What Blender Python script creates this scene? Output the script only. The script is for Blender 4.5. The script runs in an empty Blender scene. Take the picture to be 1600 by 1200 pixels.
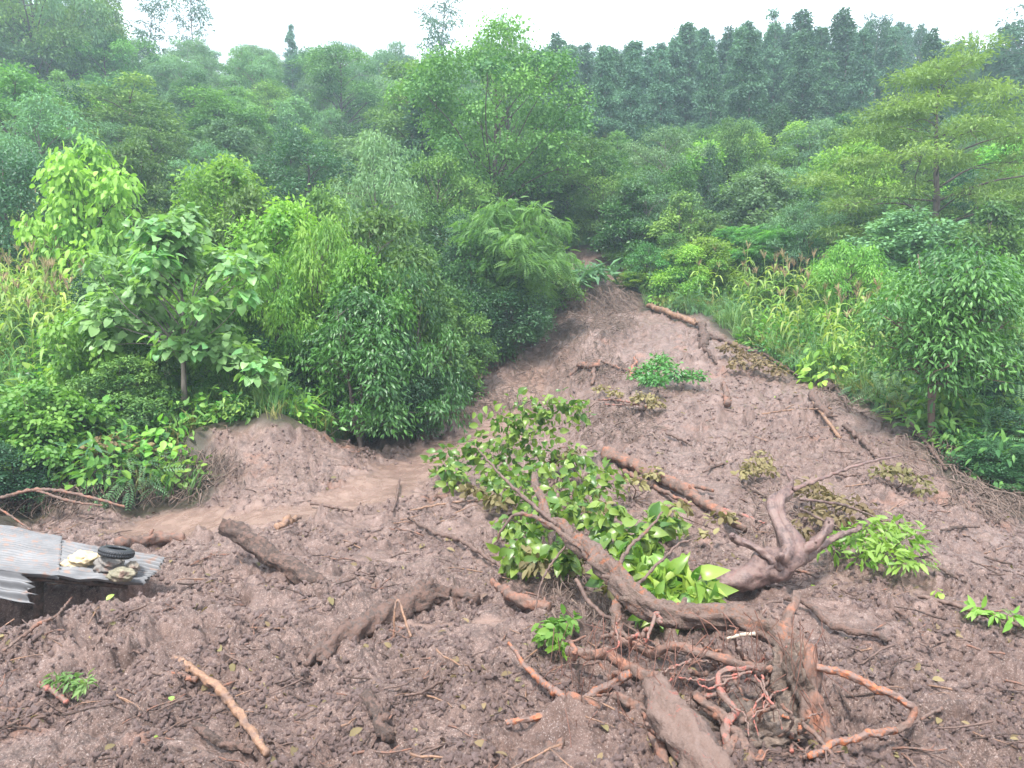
import bpy, math, random
import numpy as np
from mathutils import Vector, Matrix, Euler

# ------------------------------------------------------------------ camera, sky, sun, exposure
scene = bpy.context.scene
COL = scene.collection
FPX = 1208.0                      # focal length in pixels of a 1600 px wide picture
HORIZON = 500.0                   # picture row of the horizon
TH = math.atan((600.0 - HORIZON) / FPX)
cam_d = bpy.data.cameras.new("camera")
cam_d.sensor_width = 36.0
cam_d.lens = 36.0 * FPX / 1600.0
cam_d.clip_start = 0.05
cam_d.clip_end = 2000.0
cam = bpy.data.objects.new("camera", cam_d)
cam.location = (0, 0, 0)
cam.rotation_euler = (math.pi / 2 - TH, 0, 0)
COL.objects.link(cam)
scene.camera = cam

SUN_EL, SUN_AZ = math.radians(62), math.radians(200)      # high, a little behind the viewer and to the left
world = bpy.data.worlds.new("World")
scene.world = world
world.use_nodes = True
wn, wl = world.node_tree.nodes, world.node_tree.links
wn.clear()
w_out = wn.new("ShaderNodeOutputWorld")
w_bg = wn.new("ShaderNodeBackground")
w_sky = wn.new("ShaderNodeTexSky")
w_sky.sky_type = 'NISHITA'
w_sky.sun_disc = False
w_sky.sun_elevation = SUN_EL
w_sky.sun_rotation = SUN_AZ
w_mix = wn.new("ShaderNodeMix")
w_mix.data_type = 'RGBA'
w_mix.inputs[0].default_value = 0.90
w_mix.inputs[7].default_value = (9.9, 10.4, 11.2, 1)     # even white cloud cover
wl.new(w_sky.outputs[0], w_mix.inputs[6])
wl.new(w_mix.outputs[2], w_bg.inputs[0])
w_bg.inputs[1].default_value = 0.074
wl.new(w_bg.outputs[0], w_out.inputs[0])

sun_d = bpy.data.lights.new("sun", 'SUN')
sun_d.energy = 2.6
sun_d.angle = math.radians(9)
sun_d.color = (1.0, 0.97, 0.93)
sun = bpy.data.objects.new("sun", sun_d)
sun.rotation_euler = Vector((math.sin(SUN_AZ) * math.cos(SUN_EL), math.cos(SUN_AZ) * math.cos(SUN_EL), math.sin(SUN_EL))).to_track_quat('Z', 'Y').to_euler()
COL.objects.link(sun)

scene.view_settings.view_transform = 'Standard'
scene.view_settings.look = 'None'
scene.view_settings.exposure = 1.74
scene.view_settings.gamma = 1.0
scene.cycles.max_bounces = 7
scene.cycles.diffuse_bounces = 4
scene.cycles.glossy_bounces = 2
scene.cycles.transmission_bounces = 3
scene.cycles.volume_bounces = 1
scene.cycles.transparent_max_bounces = 4
scene.cycles.caustics_reflective = False
scene.cycles.caustics_refractive = False

# ------------------------------------------------------------------ maths helpers
CT, ST = math.cos(TH), math.sin(TH)

def P(px, py, Y):
    """point at forward distance Y seen at picture point (px, py) of the 1600 x 1200 photograph"""
    cx, cy = (px - 800.0) / FPX, (600.0 - py) / FPX
    dy, dz = CT + cy * ST, -ST + cy * CT
    return np.array([cx * Y / dy, Y, dz * Y / dy])

def hash2(ix, iy, s):
    h = (ix.astype(np.int64) * 374761393 + iy.astype(np.int64) * 668265263 + s * 974634777) & 0x7fffffff
    h = ((h ^ (h >> 13)) * 1274126177) & 0x7fffffff
    h = ((h ^ (h >> 16)) * 2246822519) & 0x7fffffff
    return (h & 0xffffff) / float(0x1000000)

def noise2(x, y, s=0):
    ix, iy = np.floor(x), np.floor(y)
    fx, fy = x - ix, y - iy
    ux, uy = fx * fx * fx * (fx * (fx * 6 - 15) + 10), fy * fy * fy * (fy * (fy * 6 - 15) + 10)
    def g(dx, dy):
        a = hash2(ix + dx, iy + dy, s) * 2 * np.pi
        return np.cos(a) * (fx - dx) + np.sin(a) * (fy - dy)
    a, b, c, d = g(0, 0), g(1, 0), g(0, 1), g(1, 1)
    return ((a * (1 - ux) + b * ux) * (1 - uy) + (c * (1 - ux) + d * ux) * uy) * 1.5

def clods2(x, y, s=0, irregular=True):
    """rounded lumps, one per cell, of random height (0..1)"""
    ix, iy = np.floor(x), np.floor(y)
    best = np.zeros_like(x)
    for dx in (-1, 0, 1):
        for dy in (-1, 0, 1):
            cx, cy = ix + dx, iy + dy
            qx, qy = cx + hash2(cx, cy, s), cy + hash2(cx, cy, s + 7)
            a = hash2(cx, cy, s + 13) * np.pi
            ex, ey = x - qx, y - qy
            rx = ex * np.cos(a) + ey * np.sin(a)
            ry = -ex * np.sin(a) + ey * np.cos(a)
            rad = 0.35 + 0.5 * hash2(cx, cy, s + 23)
            d2 = (rx * rx * 1.0 + ry * ry * 2.2) / (rad * rad)
            h = np.sqrt(np.clip(1 - d2, 0, 1)) * rad * (0.3 + 0.7 * hash2(cx, cy, s + 31))
            best = np.maximum(best, h)
    return best

def smooth(a, b, x):
    t = np.clip((x - a) / (b - a), 0, 1)
    return t * t * (3 - 2 * t)

# ------------------------------------------------------------------ terrain: control points (picture column, picture row, distance)
CP = [
 (0,1200,5.0),(400,1200,5.0),(800,1200,4.95),(1200,1200,4.9),(1600,1200,5.1),
 (0,1000,6.8),(400,1000,6.75),(800,1000,6.85),(1200,1000,6.9),(1600,1000,7.1),
 (300,900,8.7),(600,900,8.7),(800,905,8.7),(1200,900,8.9),(1600,900,9.0),(0,900,8.7),
 (150,835,10.9),(400,830,10.8),(800,830,10.5),(1200,830,10.3),(1500,835,10.3),(0,835,10.9),
 (60,800,13.5),(200,797,13.6),(330,782,13.4),(500,765,13.6),(700,750,13.9),(900,765,12.6),(1200,765,11.9),(1480,790,11.2),
 (600,705,17.3),(750,690,18.0),(700,655,21),(640,668,20),(850,600,24),(840,545,27),(860,470,31.5),(880,400,38),(940,385,40),
 (60,715,14.5),(170,700,14.7),(60,690,15.6),(170,680,15.9),(320,664,16.4),(440,663,16.6),(540,700,16.6),(540,672,19.5),
 (0,600,18.5),(300,610,20.5),(500,610,23),(0,395,30),(150,390,31),(380,420,34),(600,440,36),(720,540,28),(700,590,24.5),
 (200,310,41),(0,300,40),(430,290,50),(650,330,46),(250,240,60),(450,225,70),(0,180,68),(620,250,72),(200,150,88),
 (450,165,100),(620,160,125),(0,100,95),(300,120,115),(550,120,160),(800,130,150),
 (800,420,38),(770,335,44),(870,330,50),(850,230,75),(900,150,110),
 (960,455,32),(1000,480,30),(1100,495,28),(1000,560,22.5),(900,560,24.5),(1100,590,19.8),(1200,560,22),(1290,600,19.6),
 (1000,650,17.2),(1150,680,15.6),(1300,680,15.4),(900,680,17.3),(1380,645,17.0),(1440,700,14.8),(1500,765,12.6),(1600,812,11.6),
 (1050,420,36),(1200,440,35),(1350,440,33),(1500,470,30),(1600,520,26),(1450,590,20),(1560,690,15.8),(1600,740,14),
 (1000,330,52),(1200,320,50),(1400,330,47),(1600,340,44),(1000,250,66),(1200,230,68),(1400,220,66),(1600,220,62),
 (1000,170,95),(1300,150,92),(1600,150,88),(1000,130,125),(1400,120,120),
]
PTS = [P(*c) for c in CP]
PTS += [np.array(p) for p in [(-1.2,1.5,-2.3),(0,1.5,-2.3),(1.2,1.5,-2.3),(-2,3.0,-2.65),(0,3.0,-2.6),(2,3.0,-2.6)]]
PTS = np.array(PTS)
def to_uv(X, Y):
    Yc = np.maximum(Y, 1.0)
    return np.clip(X / Yc, -0.95, 0.95) * 2.2, np.log(Yc)
TU, TV = to_uv(PTS[:, 0], PTS[:, 1])
TW = PTS[:, 2] / (PTS[:, 1] + 4.0)
def _phi(r2):
    return 0.5 * r2 * np.log(r2 + 1e-12)
n_ = len(TU)
K = _phi((TU[:, None] - TU[None]) ** 2 + (TV[:, None] - TV[None]) ** 2) + np.eye(n_) * 0.002
Q = np.stack([np.ones(n_), TU, TV], 1)
A = np.block([[K, Q], [Q.T, np.zeros((3, 3))]])
SOL = np.linalg.solve(A, np.concatenate([TW, np.zeros(3)]))

def base_h(X, Y):
    X, Y = np.asarray(X, float), np.asarray(Y, float)
    sh = X.shape
    X, Y = X.ravel(), Y.ravel()
    k = np.minimum(1.0, 116.0 / np.maximum(Y, 1.0))       # the hill tops level off beyond the ridge
    X, Y = X * k, Y * k
    out = np.empty(len(X))
    for i in range(0, len(X), 40000):
        u, v = to_uv(X[i:i+40000], Y[i:i+40000])
        v = np.minimum(v, math.log(190))
        w = SOL[n_] + SOL[n_+1] * u + SOL[n_+2] * v
        w = w + _phi((u[:, None] - TU) ** 2 + (v[:, None] - TV) ** 2) @ SOL[:n_]
        out[i:i+40000] = w * (np.maximum(Y[i:i+40000], 1.0) + 4.0)
    return out.reshape(sh)

# mounds and hollows: x, y, half-length, half-width, turn, height
BUMPS = [(-5.6,15.2,1.3,.8,0.2,.42),(-4.2,15.6,1.0,.8,.1,.25),(-3.3,18.0,1.0,.5,.3,-.25),
         (-0.5,23.2,1.0,1.2,.2,.45),(-1.4,20.6,.9,.7,.4,.30),(1.6,31,.35,3.5,.05,-.22),(3.4,31.5,1.5,.8,.35,.62),(1.3,25.6,.3,1.2,0,-.12),(-.2,26.5,.8,1.0,.2,.35),(2.6,25.5,.7,.5,.3,.3),(1.9,28.5,.5,.5,0,.3),
         (3.0,22.5,1.2,.7,.2,.3),(4.6,17.5,1.4,.8,.4,.22),(2.8,18.2,.9,.5,-.2,.30),(6.6,16.8,.8,1.8,-.5,.20),(1.8,13.8,1.0,.5,.2,.22),
         (-1.3,7.9,.75,.26,.35,.10),(-3.8,7.1,.7,.4,.4,.10),(-6.2,9.6,1.9,.9,-.1,-.22),(.9,5.5,.7,.35,.1,.16),(3.0,7.6,.9,.5,0,.08),(4.3,6.3,.8,.3,-.4,-.10),(-.6,6.4,.6,.4,.3,-.08)]
def roof_pit(X, Y):
    """hollow under the buried roof"""
    a = np.exp(-(((X + 5.55) / 1.5) ** 4)) * np.exp(-(((Y - 7.85 - (X + 5.5) * 0.45) / 0.95) ** 4))
    return a

def ground(X, Y):
    X, Y = np.asarray(X, float), np.asarray(Y, float)
    h = base_h(X, Y)
    far = smooth(14, 60, Y)
    h = h + noise2(X / 3.1, Y / 3.1, 3) * (0.10 + 0.5 * far) + noise2(X / 1.1, Y / 1.1, 5) * 0.07
    h = h + noise2(X / 14, Y / 14, 9) * 1.6 * smooth(30, 70, Y)
    h = h - 1.5 * roof_pit(X, Y)
    for (bx, by, ax, ay, ang, hh) in BUMPS:
        c_, s_ = math.cos(ang), math.sin(ang)
        dx, dy = X - bx, Y - by
        a = (dx * c_ + dy * s_) / ax
        b = (-dx * s_ + dy * c_) / ay
        h = h + hh * np.exp(-(a * a + b * b) ** 1.5)
    return h

YS = np.concatenate([np.exp(np.linspace(math.log(3.5), math.log(180), 900))])
def G(px, py, lift=0.0):
    """first point of the ground seen at (px, py)"""
    p0 = P(px, py, 1.0)
    X, Z = p0[0] * YS, p0[2] * YS
    d = ground(X, YS) - Z
    k = np.nonzero(d > 0)[0]
    i = k[0] if len(k) else len(YS) - 1
    if i > 0:
        t = d[i-1] / (d[i-1] - d[i] + 1e-9)
        Y = YS[i-1] + (YS[i] - YS[i-1]) * np.clip(t, 0, 1)
    else:
        Y = YS[0]
    q = P(px, py, Y)
    q[2] += lift
    return q

def on_ground(X, Y, lift=0.0):
    return np.array([X, Y, float(ground(np.array([X]), np.array([Y]))[0]) + lift])

# mud area: outline in the picture, laid onto the ground
MUD_PX = [(0,835),(60,812),(200,800),(325,784),(345,720),(325,672),(440,668),(530,692),(560,686),(640,660),(700,640),(722,570),
          (770,530),(815,515),(846,480),(848,440),(872,398),(930,388),(965,402),(985,440),(1005,484),(1100,500),(1200,565),
          (1290,606),(1380,648),(1440,705),(1500,770),(1600,818)]
mp = [G(a, b)[:2] for a, b in MUD_PX]
MUD_POLY = np.array([[-8, 0.3], [-16, 8], [-12, 10.6]] + [list(q) for q in mp] + [[12, 11.2], [16, 8], [8, 0.3]])
def signed_dist(X, Y, poly):
    """positive inside"""
    sh = X.shape
    X, Y = X.ravel(), Y.ravel()
    d2 = np.full(len(X), 1e9)
    inside = np.zeros(len(X), bool)
    m = len(poly)
    for i in range(m):
        x0, y0 = poly[i]
        x1, y1 = poly[(i + 1) % m]
        ex, ey = x1 - x0, y1 - y0
        L = ex * ex + ey * ey + 1e-12
        t = np.clip(((X - x0) * ex + (Y - y0) * ey) / L, 0, 1)
        d2 = np.minimum(d2, (X - x0 - t * ex) ** 2 + (Y - y0 - t * ey) ** 2)
        c = ((y0 > Y) != (y1 > Y)) & (X < ex * (Y - y0) / (ey if abs(ey) > 1e-12 else 1e-12) + x0)
        inside ^= c
    d = np.sqrt(d2)
    return np.where(inside, d, -d).reshape(sh)
def polyline_dist(X, Y, pts, widths):
    best = np.full(X.shape, 1e9)
    for (a, b, wa, wb) in zip(pts[:-1], pts[1:], widths[:-1], widths[1:]):
        ex, ey = b[0] - a[0], b[1] - a[1]
        t = np.clip(((X - a[0]) * ex + (Y - a[1]) * ey) / (ex * ex + ey * ey + 1e-9), 0, 1)
        d = np.sqrt((X - a[0] - t * ex) ** 2 + (Y - a[1] - t * ey) ** 2) / (wa + (wb - wa) * t)
        best = np.minimum(best, d)
    return best
# wet, smooth trickle of the flow: columns, rows, half-widths in metres
WET = [(150,828,.5),(260,812,.6),(420,806,.6),(520,790,.8),(590,765,.9),(640,730,.9),(700,705,1.0),(780,672,.9),(800,630,1.0),(830,595,.7),(845,548,.22),(855,500,.2)]
WET_XY = [G(a, b)[:2] for a, b, c in WET]
WET_W = [c for a, b, c in WET]
WET2 = [G(a, b)[:2] for a, b in [(640,970),(700,969),(760,967),(812,968)]]
def wetness(X, Y):
    d = polyline_dist(X, Y, WET_XY, WET_W) + noise2(X / .8, Y / .8, 41) * .45 + noise2(X / .25, Y / .25, 42) * .3
    d2 = polyline_dist(X, Y, WET2, [.05, .07, .06, .04]) + noise2(X / .2, Y / .2, 43) * .3
    return np.maximum(1 - smooth(0.45, 1.0, d), 1 - smooth(0.6, 1.2, d2))

def mud_detail(X, Y, wet):
    """lumps of the mud; fine ones fade with distance"""
    wx = X + noise2(X / .5, Y / .5, 51) * .14 + noise2(X / .13, Y / .13, 56) * .03
    wy = Y + noise2(X / .5, Y / .5, 52) * .14 + noise2(X / .13, Y / .13, 57) * .03
    lump = smooth(-.5, .4, noise2(X / 1.6, Y / 1.6, 53))
    rough = .22 + 1.0 * smooth(-.35, .35, noise2(X / 1.3, Y / .9, 58) + .5 * noise2(X / .4, Y / .4, 59))
    h = np.abs(noise2(wx / .62, wy / .5, 54)) * .16 - .03
    h += clods2(wx / .34, wy / .25, 60) * .10 * (0.15 + lump) * (.3 + .7 * rough)
    f2 = 1 + .35 * smooth(11, 16, Y) - .6 * smooth(24, 36, Y)
    h += (np.abs(noise2(wx / .27, wy / .22, 65)) * .13 - .04) * rough * f2
    h += clods2(wx / .15, wy / .11, 61) * .065 * rough * f2
    f3 = 1 - smooth(13, 22, Y)
    h += (np.abs(noise2(wx / .12, wy / .10, 66)) * .075 - .02) * rough * f3
    h += clods2(wx / .075, wy / .06, 62) * .034 * rough * f3
    f4 = 1 - smooth(6.5, 11, Y)
    h += (np.abs(noise2(wx / .05, wy / .045, 67)) * .034 - .01) * rough * f4
    h += noise2(wx / .028, wy / .028, 63) * .010 * f4
    h -= np.clip(noise2(wx / .26, wy / .20, 64) - .15, 0, 1) * .17 * rough
    h -= .045
    return h * (1 - .88 * wet) - .03 * wet + .0

def full_h(X, Y):
    s = signed_dist(X, Y, MUD_POLY) + noise2(X / .9, Y / .9, 71) * .25
    mud = smooth(-.15, .25, s)
    wet = wetness(X, Y) * mud
    h = ground(X, Y) + mud * mud_detail(X, Y, wet)
    h = h + (1 - mud) * (noise2(X / .4, Y / .4, 72) * .06 + noise2(X / 1.3, Y / 1.3, 73) * .15)
    return h, mud, wet

# ------------------------------------------------------------------ mesh helpers
def mesh_np(name, V, polys, mats=None, smooth_shade=False, attrs=None, mat_idx=None):
    """V (n,3); polys: list of int arrays (m,k)"""
    me = bpy.data.meshes.new(name)
    V = np.asarray(V, np.float32)
    me.vertices.add(len(V))
    me.vertices.foreach_set("co", V.ravel())
    loops = np.concatenate([np.asarray(p, np.int32).ravel() for p in polys])
    sizes = np.concatenate([np.full(len(p), np.asarray(p).shape[1], np.int32) for p in polys])
    starts = np.concatenate([[0], np.cumsum(sizes)[:-1]]).astype(np.int32)
    me.loops.add(len(loops))
    me.loops.foreach_set("vertex_index", loops)
    me.polygons.add(len(sizes))
    me.polygons.foreach_set("loop_start", starts)
    me.polygons.foreach_set("loop_total", sizes)
    if smooth_shade:
        me.polygons.foreach_set("use_smooth", np.ones(len(sizes), bool))
    if mat_idx is not None:
        me.polygons.foreach_set("material_index", np.asarray(mat_idx, np.int32))
    for m in (mats or []):
        me.materials.append(m)
    for k, a in (attrs or {}).items():
        at = me.attributes.new(k, 'FLOAT', 'POINT')
        at.data.foreach_set("value", np.asarray(a, np.float32))
    me.update(calc_edges=True)
    return me

def link(name, me, parent=None, loc=None):
    o = bpy.data.objects.new(name, me)
    COL.objects.link(o)
    if parent is not None:
        o.parent = parent
    if loc is not None:
        o.location = Vector([float(c) for c in loc])
    return o

def thing(name, label, cat, loc=(0, 0, 0), rz=0.0, group=None, me=None):
    o = bpy.data.objects.new(name, me)
    COL.objects.link(o)
    o.location = Vector([float(c) for c in loc])
    o.rotation_euler = (0, 0, rz)
    o["label"] = label
    o["category"] = cat
    if group:
        o["group"] = group
    return o

def copy_tree(o, parent=None):
    c = o.copy()
    COL.objects.link(c)
    if parent is not None:
        c.parent = parent
        c.matrix_parent_inverse = o.matrix_parent_inverse
    for ch in list(o.children):
        copy_tree(ch, c)
    return c

# ------------------------------------------------------------------ materials
def new_mat(name):
    m = bpy.data.materials.new(name)
    m.use_nodes = True
    nt = m.node_tree
    nt.nodes.clear()
    return m, nt.nodes, nt.links

def leaf_mat(name, c1, c2, trans=0.4, rough=0.5, spec=0.4, tcol=None, hue=0.022, dead=None):
    """leaf: two tones mixed by a per-leaf attribute, light passes through"""
    m, N, L = new_mat(name)
    out = N.new("ShaderNodeOutputMaterial")
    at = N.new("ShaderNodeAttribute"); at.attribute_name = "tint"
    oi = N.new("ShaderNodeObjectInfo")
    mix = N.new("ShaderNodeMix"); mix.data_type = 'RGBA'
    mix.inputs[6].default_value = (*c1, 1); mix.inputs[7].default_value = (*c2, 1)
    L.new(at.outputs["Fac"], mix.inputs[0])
    hs = N.new("ShaderNodeHueSaturation")
    mr = N.new("ShaderNodeMapRange"); mr.inputs[3].default_value = 0.5 - hue; mr.inputs[4].default_value = 0.5 + hue
    mv = N.new("ShaderNodeMapRange"); mv.inputs[3].default_value = 0.72; mv.inputs[4].default_value = 1.28
    ms = N.new("ShaderNodeMath"); ms.operation = 'MULTIPLY_ADD'; ms.inputs[1].default_value = 7.31; ms.inputs[2].default_value = 0.13
    fr = N.new("ShaderNodeMath"); fr.operation = 'FRACT'
    L.new(oi.outputs["Random"], mr.inputs[0])
    L.new(oi.outputs["Random"], ms.inputs[0]); L.new(ms.outputs[0], fr.inputs[0]); L.new(fr.outputs[0], mv.inputs[0])
    L.new(mr.outputs[0], hs.inputs["Hue"]); L.new(mv.outputs[0], hs.inputs["Value"])
    L.new(mix.outputs[2], hs.inputs["Color"])
    col = hs.outputs[0]
    p = N.new("ShaderNodeBsdfPrincipled")
    p.inputs["Roughness"].default_value = rough
    p.inputs["Specular IOR Level"].default_value = spec
    L.new(col, p.inputs["Base Color"])
    t = N.new("ShaderNodeBsdfTranslucent")
    tm = N.new("ShaderNodeMix"); tm.data_type = 'RGBA'; tm.blend_type = 'MULTIPLY'; tm.inputs[0].default_value = 1
    tm.inputs[7].default_value = (*(tcol or (1.5, 1.6, 0.7)), 1)
    L.new(col, tm.inputs[6]); L.new(tm.outputs[2], t.inputs["Color"])
    mx = N.new("ShaderNodeMixShader"); mx.inputs[0].default_value = trans
    L.new(p.outputs[0], mx.inputs[1]); L.new(t.outputs[0], mx.inputs[2])
    L.new(mx.outputs[0], out.inputs[0])
    return m

def bark_mat(name, c1, c2, c3=None, scale=12.0, rough=0.75, bump=0.6, mud=None, amount=0.5, spec=.35, stretch=(1, 1, .25), seg=0.02):
    """bark or stripped wood, patches of c3, optional mud smear on it"""
    m, N, L = new_mat(name)
    out = N.new("ShaderNodeOutputMaterial")
    tc = N.new("ShaderNodeTexCoord")
    mp_ = N.new("ShaderNodeMapping"); mp_.inputs["Scale"].default_value = stretch
    L.new(tc.outputs["Object"], mp_.inputs[0])
    n1 = N.new("ShaderNodeTexNoise"); n1.inputs["Scale"].default_value = scale; n1.inputs["Detail"].default_value = 8; n1.inputs["Roughness"].default_value = .65
    n2 = N.new("ShaderNodeTexNoise"); n2.inputs["Scale"].default_value = scale * .22; n2.inputs["Detail"].default_value = 5
    n3 = N.new("ShaderNodeTexNoise"); n3.inputs["Scale"].default_value = scale * .45; n3.inputs["Detail"].default_value = 9; n3.inputs["Roughness"].default_value = .7
    L.new(mp_.outputs[0], n1.inputs[0]); L.new(tc.outputs["Object"], n2.inputs[0]); L.new(tc.outputs["Object"], n3.inputs[0])
    r1 = N.new("ShaderNodeValToRGB")
    r1.color_ramp.elements[0].position = .32; r1.color_ramp.elements[1].position = .7
    r1.color_ramp.elements[0].color = (*c1, 1); r1.color_ramp.elements[1].color = (*c2, 1)
    L.new(n1.outputs[0], r1.inputs[0])
    col = r1.outputs[0]
    if c3:
        r = N.new("ShaderNodeMapRange"); r.inputs[1].default_value = .46; r.inputs[2].default_value = .66
        L.new(n2.outputs[0], r.inputs[0])
        mx = N.new("ShaderNodeMix"); mx.data_type = 'RGBA'; mx.inputs[7].default_value = (*c3, 1)
        L.new(r.outputs[0], mx.inputs[0]); L.new(col, mx.inputs[6]); col = mx.outputs[2]
    if mud:
        r = N.new("ShaderNodeMapRange"); r.inputs[1].default_value = .62 - amount * .35; r.inputs[2].default_value = .68 - amount * .35
        L.new(n3.outputs[0], r.inputs[0])
        mx = N.new("ShaderNodeMix"); mx.data_type = 'RGBA'; mx.inputs[7].default_value = (*mud, 1)
        L.new(r.outputs[0], mx.inputs[0]); L.new(col, mx.inputs[6]); col = mx.outputs[2]
    p = N.new("ShaderNodeBsdfPrincipled")
    p.inputs["Roughness"].default_value = rough
    p.inputs["Specular IOR Level"].default_value = spec
    L.new(col, p.inputs["Base Color"])
    b = N.new("ShaderNodeBump"); b.inputs["Strength"].default_value = bump; b.inputs["Distance"].default_value = seg
    ad = N.new("ShaderNodeMath"); ad.operation = 'ADD'
    L.new(n1.outputs[0], ad.inputs[0]); L.new(n3.outputs[0], ad.inputs[1]); L.new(ad.outputs[0], b.inputs["Height"]); L.new(b.outputs[0], p.inputs["Normal"])
    L.new(p.outputs[0], out.inputs[0])
    return m

MUDC = (0.152, 0.093, 0.074)
MUDD = (0.10, 0.065, 0.058)

def ground_mat():
    m, N, L = new_mat("ground")
    out = N.new("ShaderNodeOutputMaterial")
    tc = N.new("ShaderNodeTexCoord")
    def noise(s, d=6, r=.6):
        n = N.new("ShaderNodeTexNoise"); n.inputs["Scale"].default_value = s; n.inputs["Detail"].default_value = d; n.inputs["Roughness"].default_value = r
        L.new(tc.outputs["Object"], n.inputs[0]); return n.outputs[0]
    def ramp(v, stops):
        r = N.new("ShaderNodeValToRGB")
        while len(r.color_ramp.elements) < len(stops): r.color_ramp.elements.new(.5)
        for e, (p_, c) in zip(r.color_ramp.elements, stops): e.position = p_; e.color = (*c, 1)
        L.new(v, r.inputs[0]); return r.outputs[0]
    def mix(f, a, b, mode='MIX'):
        x = N.new("ShaderNodeMix"); x.data_type = 'RGBA'; x.blend_type = mode
        if isinstance(f, float): x.inputs[0].default_value = f
        else: L.new(f, x.inputs[0])
        for i, q in ((6, a), (7, b)):
            if isinstance(q, tuple): x.inputs[i].default_value = (*q, 1)
            else: L.new(q, x.inputs[i])
        return x.outputs[2]
    def rng(v, a, b, c=0., d=1.):
        r = N.new("ShaderNodeMapRange"); r.inputs[1].default_value = a; r.inputs[2].default_value = b; r.inputs[3].default_value = c; r.inputs[4].default_value = d
        L.new(v, r.inputs[0]); return r.outputs[0]
    big, mid, fine, tiny = noise(.45, 4), noise(3.2, 7), noise(20, 9, .75), noise(80, 5, .7)
    c = ramp(mid, [(.3, (0.078, 0.045, 0.036)), (.5, MUDC), (.72, (0.230, 0.150, 0.122))])
    c = mix(rng(big, .42, .62), c, ramp(fine, [(.34, (0.048, 0.029, 0.024)), (.66, (0.250, 0.163, 0.133))]))
    c = mix(rng(fine, .60, .70, 0, .7), c, (0.37, 0.295, 0.27))        # pale grit
    c = mix(rng(fine, .38, .30, 0, .7), c, (0.035, 0.024, 0.021))       # humus crumbs
    c = mix(rng(tiny, .57, .64, 0, .85), c, (0.42, 0.35, 0.32))
    c = mix(rng(tiny, .44, .37, 0, .8), c, (0.045, 0.030, 0.026))
    mott = noise(7.5, 8, .72)
    c = mix(rng(mott, .47, .36, 0, .75), c, (0.058, 0.036, 0.030))
    c = mix(rng(mott, .58, .70, 0, .55), c, (0.30, 0.205, 0.175))
    o2 = noise(.9, 5)
    c = mix(rng(o2, .60, .68, 0, .45), c, (0.25, 0.115, 0.072))         # redder clay
    wa = N.new("ShaderNodeAttribute"); wa.attribute_name = "wet"
    c = mix(rng(wa.outputs["Fac"], 0., 1., 0, .9), c, ramp(mid, [(.35, (0.17, 0.108, 0.086)), (.65, (0.26, 0.172, 0.138))]))
    va = N.new("ShaderNodeAttribute"); va.attribute_name = "mud"
    g = ramp(mid, [(.3, (0.030, 0.022, 0.016)), (.55, (0.050, 0.040, 0.026)), (.75, (0.045, 0.060, 0.022))])
    ea = N.new("ShaderNodeAttribute"); ea.attribute_name = "earth"
    g = mix(ea.outputs["Fac"], g, (0.27, 0.15, 0.11))
    c = mix(va.outputs["Fac"], g, c)
    p = N.new("ShaderNodeBsdfPrincipled")
    L.new(c, p.inputs["Base Color"])
    rr = mix(wa.outputs["Fac"], (0.52,) * 3, (0.22,) * 3)
    rr = mix(rng(mid, .45, .6), rr, (0.34,) * 3)
    L.new(rr, p.inputs["Roughness"])
    p.inputs["Specular IOR Level"].default_value = .5
    b1 = N.new("ShaderNodeBump"); b1.inputs["Strength"].default_value = .75; b1.inputs["Distance"].default_value = .022
    L.new(fine, b1.inputs["Height"])
    b2 = N.new("ShaderNodeBump"); b2.inputs["Strength"].default_value = .7; b2.inputs["Distance"].default_value = .007
    L.new(tiny, b2.inputs["Height"]); L.new(b1.outputs[0], b2.inputs["Normal"])
    L.new(b2.outputs[0], p.inputs["Normal"])
    L.new(p.outputs[0], out.inputs[0])
    return m

# ------------------------------------------------------------------ the ground sheet
def build_ground():
    fine_u = np.linspace(-0.71, 0.71, 700)
    side = np.concatenate([np.linspace(.745, 1.1, 14), [1.3, 1.7]])
    U = np.concatenate([-side[::-1], fine_u, side])
    V = np.concatenate([[1.2, 1.8, 2.5, 3.2], np.exp(np.linspace(math.log(3.8), math.log(13.5), 500)),
                        np.exp(np.linspace(math.log(13.5), math.log(45), 235))[1:], np.exp(np.linspace(math.log(45), math.log(420), 90))[1:]])
    UU, YY = np.meshgrid(U, V)
    XX = UU * YY
    H, mud, wet = full_h(XX, YY)
    earth_p = G(430, 262)
    ex = np.exp(-((XX - earth_p[0]) / 1.6) ** 2 - ((YY - earth_p[1]) / 4.0) ** 2)
    V3 = np.stack([XX, YY, H], -1).reshape(-1, 3)
    r, c = len(V), len(U)
    i = np.arange(r - 1)[:, None] * c + np.arange(c - 1)[None]
    F = np.stack([i, i + 1, i + c + 1, i + c], -1).reshape(-1, 4)
    me = mesh_np("ground", V3, [F], [ground_mat()], True, {"mud": mud.ravel(), "wet": wet.ravel(), "earth": np.clip(ex * 1.5, 0, 1).ravel()})
    o = link("ground", me)
    o["kind"] = "structure"
    o["label"] = "brown churned mud of the landslide running down to the vegetated hillside"
    return o
build_ground()
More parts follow.
